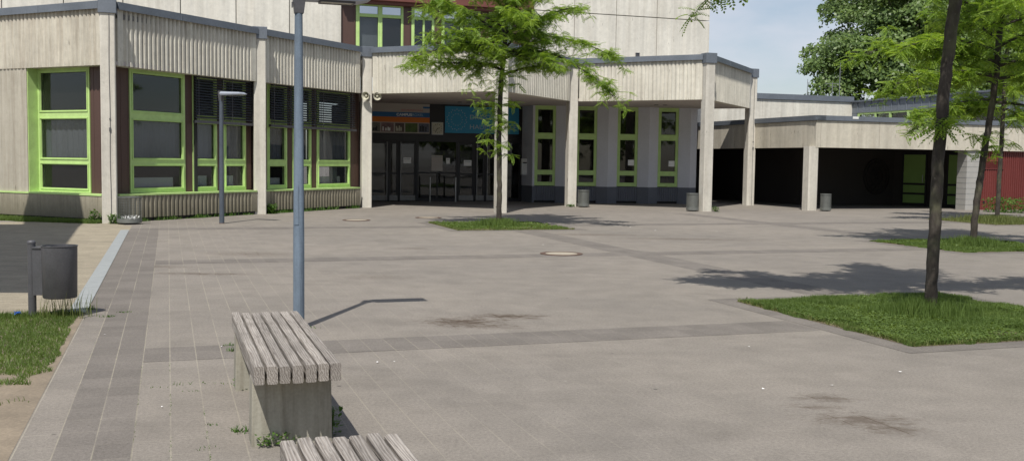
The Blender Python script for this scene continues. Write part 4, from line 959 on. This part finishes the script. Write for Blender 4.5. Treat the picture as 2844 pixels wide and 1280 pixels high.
def locust(label,base,top,path,limbs,nf,seed,shoots=(),trad=(.072,.06),fs=.30,dens=1.0,group='young locust trees in the plaza beds'):
    rnd=random.Random(seed); bx,by=base
    t=thing('locust_tree',label,'tree',(bx,by,0),group=group)
    mb=MB(); P=[Vector((bx+dx,by+dy,z)) for dx,dy,z in path]
    # trunk with small bumps
    fine=[]; rr=[]
    for i in range(len(P)-1):
        for k in range(8):
            f=k/8; q=P[i].lerp(P[i+1],f); fine.append(q+Vector((rnd.gauss(0,.004),rnd.gauss(0,.004),0)))
    fine.append(P[-1]); zt=P[-1].z
    for q in fine:
        f=max(0,q.z)/zt; r=trad[0]*(1-f)+trad[1]*f if q.z<top else trad[1]*max(.12,1-(q.z-top)/(zt-top+.01)); 
        if q.z<.12: r*=1.25
        rr.append(r*(1+rnd.gauss(0,.03)))
    mb.tube(fine,rr,14)
    for _ in range(10):   # knots
        q=rnd.choice(fine[:max(4,len(fine)*2//3)]); a=rnd.random()*6.28; mb.tube([q,q+Vector((math.cos(a)*trad[0]*1.15,math.sin(a)*trad[0]*1.15,.02))],[.022,.008],6)
    pos=[];az=[];tl=[];sc=[]
    def at(z):
        for i in range(len(P)-1):
            if P[i].z<=z<=P[i+1].z: return P[i].lerp(P[i+1],(z-P[i].z)/(P[i+1].z-P[i].z))
        return P[-1]
    def twig(p0,d,l,r0):
        m=max(4,int(l/.16)); pts=[p0]; d=d.normalized()
        for k in range(m):
            d=(d+Vector((rnd.gauss(0,.16),rnd.gauss(0,.16),-.10+rnd.gauss(0,.09)))).normalized(); pts.append(pts[-1]+d*(l/m))
        mb.tube(pts,[r0*(1-.85*k/m) for k in range(m+1)],5,cap=False)
        for k in range(1,m+1):
            if rnd.random()<.22: continue
            q=pts[k-1].lerp(pts[k],rnd.random()); a0=rnd.random()*6.28; m_=max(2,int(round(3.4*dens)))
            for w_ in range(m_):
                pos.append((q.x+rnd.gauss(0,.015),q.y+rnd.gauss(0,.015),q.z+rnd.gauss(0,.015))); az.append(a0+w_*6.28/m_+rnd.uniform(-.5,.5)); tl.append(rnd.uniform(-.75,.45)); sc.append(fs*rnd.uniform(.65,1.2))
        return pts
    def limb(p0,a,el,l,r0,droop=.06,sub=True):
        m=max(6,int(l/.2)); pts=[p0]; d=Vector((math.cos(a)*math.cos(el),math.sin(a)*math.cos(el),math.sin(el)))
        for k in range(m):
            d=(d+Vector((rnd.gauss(0,.07),rnd.gauss(0,.07),-droop+rnd.gauss(0,.04)))).normalized(); pts.append(pts[-1]+d*(l/m))
        mb.tube(pts,[r0*(1-.85*k/m)+.003 for k in range(m+1)],7,cap=False)
        for k in range(2,m+1):
            f=k/m
            for _ in range(3 if rnd.random()<.6 else 2):
                aa=math.atan2(d.y,d.x)+rnd.choice((-1,1))*rnd.uniform(.4,1.4); dd=Vector((math.cos(aa),math.sin(aa),rnd.uniform(-.6,.75)))
                twig(pts[k-1].lerp(pts[k],rnd.random()),dd,rnd.uniform(.35,.85)*(1.15-.5*f),.008)
        twig(pts[-1],d,.5,.006)
    for (z,a,el,l,r0,dr) in limbs: limb(at(z),R(a),R(el),l,r0,dr)
    for z,a,l in shoots: twig(at(z),Vector((math.cos(R(a)),math.sin(R(a)),.3)),l,.005)
    mb.build('trunk',M['bark'],t,smooth=True)
    pos=np.array(pos); az=np.array(az); tl=np.array(tl); sc=np.array(sc)
    if nf and len(pos)>nf: k=RNG.permutation(len(pos))[:nf]; pos,az,tl,sc=pos[k],az[k],tl[k],sc[k]
    v,f=place_fronds(pos,az,tl,sc); npmesh('crown',v,f,M['locust'],t); return t
def limbset(rnd,z0,z1,n,l0,l1,el0=5,el1=50,dr=.05,amin=0,amax=360):
    out=[]
    for k in range(n):
        f=(k+.5)/n; a=amin+(k*137.5+rnd.uniform(-20,20))%(amax-amin); z=z0+(z1-z0)*f
        out.append((z,a,el0+(el1-el0)*f+rnd.uniform(-8,8),(l0+(l1-l0)*f)*rnd.uniform(.8,1.1),.035*(1-.4*f),dr))
    return out
rnd=random.Random(3)
c1=((beds[0][0]+beds[0][1])/2,(beds[0][2]+beds[0][3])/2); p1=AB(*c1)
L1=[(z,a,el,l*(.72 if z<4.4 else 1.08 if z<5.8 else .9),rr_,dd_) for z,a,el,l,rr_,dd_ in limbset(rnd,3.6,6.8,26,2.1,1.4,20,68)]+[(3.9,178,10,2.0,.03,.035),(4.2,-8,14,3.1,.035,.075),(4.0,200,28,1.8,.03,.05),(4.05,-40,8,1.5,.03,.06),(4.4,-170,10,2.4,.03,.04),(4.6,10,14,2.7,.03,.06),(4.9,-90,14,1.9,.03,.06)]
locust('slender young tree with drooping feathery leaves before the entrance',p1,5.0,[(0,0,-.1),(0,0,1),(-.02,0,2.2),(.0,0,3.4),(.10,0,4.6),(.12,.05,5.8),(.1,.1,7.6)],L1,0,11,
  shoots=[(1.72, 0, 0.45), (1.85, 185, 0.4), (2.0, -10, 0.5), (2.05, 200, 0.5), (2.25, 175, 0.55), (2.3, -100, 0.45), (2.5, 0, 0.45), (2.55, 190, 0.7), (2.8, 180, 0.75), (2.9, -60, 0.5), (3.1, 10, 0.55), (3.2, 170, 0.8), (3.4, -20, 0.6), (3.5, 200, 0.8), (3.6, -90, 0.7), (1.95, -90, 0.35), (2.6, -90, 0.45), (2.75, 200, 0.6), (2.95, 150, 0.6), (3.05, 210, 0.7), (3.3, -100, 0.6), (3.35, 190, 0.9), (3.55, 20, 0.7), (3.65, 175, 0.9), (3.7, -60, 0.8), (3.75, 230, 0.8), (2.4, 40, 0.4), (3.0, -120, 0.5)],trad=(.066,.05),fs=.215,dens=1.6)
c2=((beds[1][0]+beds[1][1])/2+.03,(beds[1][2]+beds[1][3])/2); p2=AB(*c2); rnd=random.Random(5)
L2=[(z,a,el+14,l,r,d) for z,a,el,l,r,d in limbset(rnd,3.75,6.0,13,2.6,1.4,10,55,.05)]+[(4.05,173,5,2.65,.03,.045),(4.3,188,16,2.2,.03,.04),(4.5,176,22,2.8,.035,.05),(4.2,150,20,2.6,.03,.05),(4.4,200,24,2.6,.03,.05),(4.0,90,20,2.4,.03,.05),(4.2,20,20,2.4,.03,.05)]
locust('nearest tree, its thick bare trunk leaning right in front of the low wing',p2,4.2,[(0,0,-.1),(.01,0,.8),(.02,0,1.6),(.05,0,2.4),(.10,0,3.0),(.165,0,3.6),(.22,0,4.4),(.25,0,6.8)],L2,0,21,shoots=[(2.05,200,.10),(2.1,-20,.12),(2.0,-90,.1)],trad=(.063,.063),fs=.23,dens=1.5)
c3=((beds[2][0]+beds[2][1])/2,(beds[2][2]+beds[2][3])/2); p3=AB(*c3); rnd=random.Random(9)
L3=limbset(rnd,3.3,6.4,24,2.4,1.3,14,65,.05)+[(3.3,180,10,1.5,.03,.05),(3.7,170,22,2.2,.03,.04),(2.9,-30,0,2.0,.03,.05),(3.4,210,10,2.2,.03,.05),(3.9,185,20,2.7,.03,.04)]
locust('second tree at right, slim dark trunk bending upward from its grass bed',p3,4.6,[(0,0,-.1),(.02,0,.6),(.09,0,1.4),(.18,0,2.2),(.27,0,2.9),(.33,0,3.6),(.35,0,4.6),(.3,0,7.0)],L3,0,31,shoots=[(1.9,190,.45),(2.0,-10,.4),(2.2,180,.5),(2.15,-90,.3),(1.8,-60,.25)],trad=(.070,.052),fs=.24,dens=1.1)
c4=((beds[3][0]+beds[3][1])/2,(beds[3][2]+beds[3][3])/2); p4=AB(*c4); rnd=random.Random(15)
L4=limbset(rnd,3.2,7.4,17,2.8,1.4,0,60,.05)+[(3.3,175,6,2.6,.03,.04),(3.5,190,10,2.8,.03,.04)]
locust('far thin tree standing in dry grass before the red wall',p4,4.8,[(0,0,-.1),(.0,0,1.2),(.02,0,2.4),(.04,0,3.6),(.06,0,5),(0,0,8.0)],L4,0,41,shoots=[(2.2,180,.5),(2.4,0,.5),(2.6,190,.5)],trad=(.065,.055),fs=.28,dens=1.1)

def bigtree(label,base,zc,rad,seed,nclump,leaf=.26,lpc=300,trunk_r=.4):
    rg=np.random.default_rng(seed); bx,by=base
    t=thing('broadleaf_tree',label,'tree',(bx,by,0),group='tall broadleaf trees behind the roofs')
    # clump centres: on and inside an uneven ellipsoid
    d=rg.normal(size=(nclump,3)); d[:,1]-=.35; d/=np.linalg.norm(d,axis=1)[:,None]; 
    f=.62+.38*rg.random(nclump)**.5; bump=1+.08*np.sin(3*np.arctan2(d[:,1],d[:,0])+seed)+.10*np.sin(5*d[:,2]+seed*2)
    c=d*(f*bump)[:,None]*np.array(rad)[None]; c=c[(c[:,2]>-rad[2]*.95)]
    cr=(.9+.9*rg.random(len(c)))*rad[0]/8
    n=lpc*len(c); idx=np.repeat(np.arange(len(c)),lpc)
    dd=rg.normal(size=(n,3)); dd/=np.linalg.norm(dd,axis=1)[:,None]; dd[:,2]=np.where(dd[:,2]<-.25,-dd[:,2],dd[:,2])
    rr=cr[idx]*(.55+.50*rg.random(n)); pos=c[idx]+dd*rr[:,None]*np.array([1.15,1.15,.75]); 
    nrm=dd*.6+np.array([-.1,-.45,.40])+rg.normal(size=(n,3))*.5; nrm/=np.linalg.norm(nrm,axis=1)[:,None]
    a=rg.normal(size=(n,3)); u=np.cross(nrm,a); u/=np.linalg.norm(u,axis=1)[:,None]; w=np.cross(nrm,u); s=leaf*(.6+.8*rg.random(n))[:,None]
    u=u*s; w=w*s*.62
    V=np.stack([pos-u*.5,pos-w*.55-nrm*.03+u*.05,pos+u*.55,pos+w*.55-nrm*.03+u*.05],1).reshape(-1,3)+np.array([bx,by,zc])
    npmesh('crown',V,np.arange(4*n).reshape(n,4),M['maple'],t)
    mb=MB(); mb.tube([(bx,by,0),(bx+.1,by,zc*.5),(bx,by,zc)],[trunk_r,trunk_r*.75,trunk_r*.5],12)
    for k in rg.permutation(len(c))[:38]:
        e=c[k]+np.array([bx,by,zc]); s0=Vector((bx,by,zc-rad[2]*.55+rad[2]*.6*rg.random())); e=Vector(e); m=(s0+e)/2+Vector((0,0,.5)); mb.tube([s0,m,e],[.14,.08,.03],6,cap=False)
    mb.build('trunk',M['bark2'],t); return t
def at_uvz(u,v,Z): r=ray(u,v); k=Z/r[1]; return (k*r[0],Z,H+k*r[2])
x,y,z=at_uvz(2562,235,64); bigtree('big dark broadleaf tree behind the hall roof, its crown edge against the sky',(x,y),z,(6.9,6.0,6.9),5,320,leaf=.21,lpc=400)
x,y,z=at_uvz(2800,60,72); bigtree('tall broadleaf tree behind the zinc clad hall at the right edge',(x,y),z,(9.0,7.0,9.5),8,180,leaf=.27,lpc=330)
x,y,z=at_uvz(2960,240,60); bigtree('bushy broadleaf tree low behind the hall at the far right',(x,y),z,(7.0,6.0,6.0),12,100,leaf=.32,lpc=220)
x,y,z=at_uvz(2560,30,82); bigtree('tallest broadleaf tree rising behind the dark one',(x,y),z,(6.5,6.0,9.0),17,120,leaf=.36,lpc=220)
for k,(x,yy,hh,lab) in enumerate(((-16,-30,9,'tree behind the photographer, mirrored in the left windows'),(-4,-34,10,'tall tree directly behind the photographer, mirrored in the glazing'),(9,-31,9,'tree behind the photographer toward the right, mirrored in the windows'),(22,-24,10,'tree far right of the photographer, mirrored in the ribbed wall windows'),(33,-8,10,'tree beyond the plaza at far right, mirrored in the ribbed wall windows'))):
    bigtree(lab,(x,yy),hh*.62,(7,6,hh*.55),30+k,70,leaf=.6,lpc=70)

# ------------------------------------------------------------------ added unseen slab left of the frame, outlined to cast the sharp shadow
KS=.640; SD=(.193,.981); HC=7.0
def src(x,y): return (x-SD[0]*KS*HC,y-SD[1]*KS*HC)
def wallpt(s,z): q=F0.xy(s,0); return (q[0]+SD[0]*KS*z,q[1]+SD[1]*KS*z)
gp=[G(-400,813),G(84,813),G(217,630),wallpt(.86,.05),wallpt(1.08,.95),wallpt(2.62,.95),wallpt(2.98,.05),G(65,623.5),G(-400,623)]
cp=thing('shadow_caster','unseen flat slab on tall posts, added to cast the shadow at the left','shadow caster',(*src(-11,15),0))
MB().prism([src(*q) for q in gp],HC,HC+.05).build('caster_slab',M['conc_flat'],cp)
for q in (G(-400,740),G(-420,660),G(-700,700)):
    x,y=src(*q); x-=.3; MB().tube([(x,y,0),(x,y,HC)],.15,12).build('post',M['conc_col'],cp)

# ------------------------------------------------------------------ sky, sun, camera
w=bpy.data.worlds.new('World'); scn.world=w; w.use_nodes=True; nt=w.node_tree; nt.nodes.clear()
out=nt.nodes.new('ShaderNodeOutputWorld'); bg=nt.nodes.new('ShaderNodeBackground'); sky=nt.nodes.new('ShaderNodeTexSky')
sky.sky_type='NISHITA'; sky.sun_disc=False; EL=math.atan(1/KS); sky.sun_elevation=EL; sky.sun_rotation=R(191); sky.air_density=1.0; sky.dust_density=.9; sky.ozone_density=1.2
tc=nt.nodes.new('ShaderNodeTexCoord'); v=tc.outputs['Generated']
c1_=noise(nt,v,1.6,6,.55,stretch=(1,1,2.6)); c2_=noise(nt,v,4.5,6,.6,stretch=(1,1,2.2))
f=ramp(nt,math_(nt,'ADD',math_(nt,'MULTIPLY',c1_,.65),math_(nt,'MULTIPLY',c2_,.35)),[(.44,0.02),(.60,.78)])
col=mix(nt,f,sky.outputs[0],(6.9,7.1,7.9))
lnk(nt,col,bg.inputs[0]); bg.inputs[1].default_value=.103; lnk(nt,bg.outputs[0],out.inputs[0])
sl=bpy.data.lights.new('sun','SUN'); sl.energy=5.0; sl.angle=R(.53); sl.color=(1,.955,.88)
so=bpy.data.objects.new('sun',sl); COL.objects.link(so)
d=Vector((SD[0]*math.cos(EL),SD[1]*math.cos(EL),-math.sin(EL))); so.rotation_euler=d.to_track_quat('-Z','Y').to_euler(); so.location=(-5,-20,30)
cam=bpy.data.cameras.new('camera'); co=bpy.data.objects.new('camera',cam); COL.objects.link(co); scn.camera=co
cam.sensor_fit='HORIZONTAL'; cam.sensor_width=36; cam.lens=FOC/2844*36; cam.clip_end=1000; cam.clip_start=.05
co.matrix_world=Matrix(((cR[0],cU[0],-cF[0],0),(cR[1],cU[1],-cF[1],0),(cR[2],cU[2],-cF[2],H),(0,0,0,1)))
scn.view_settings.view_transform='Standard'; scn.view_settings.look='None'; scn.view_settings.exposure=0; scn.view_settings.gamma=1
scn.render.resolution_x=1024; scn.render.resolution_y=460
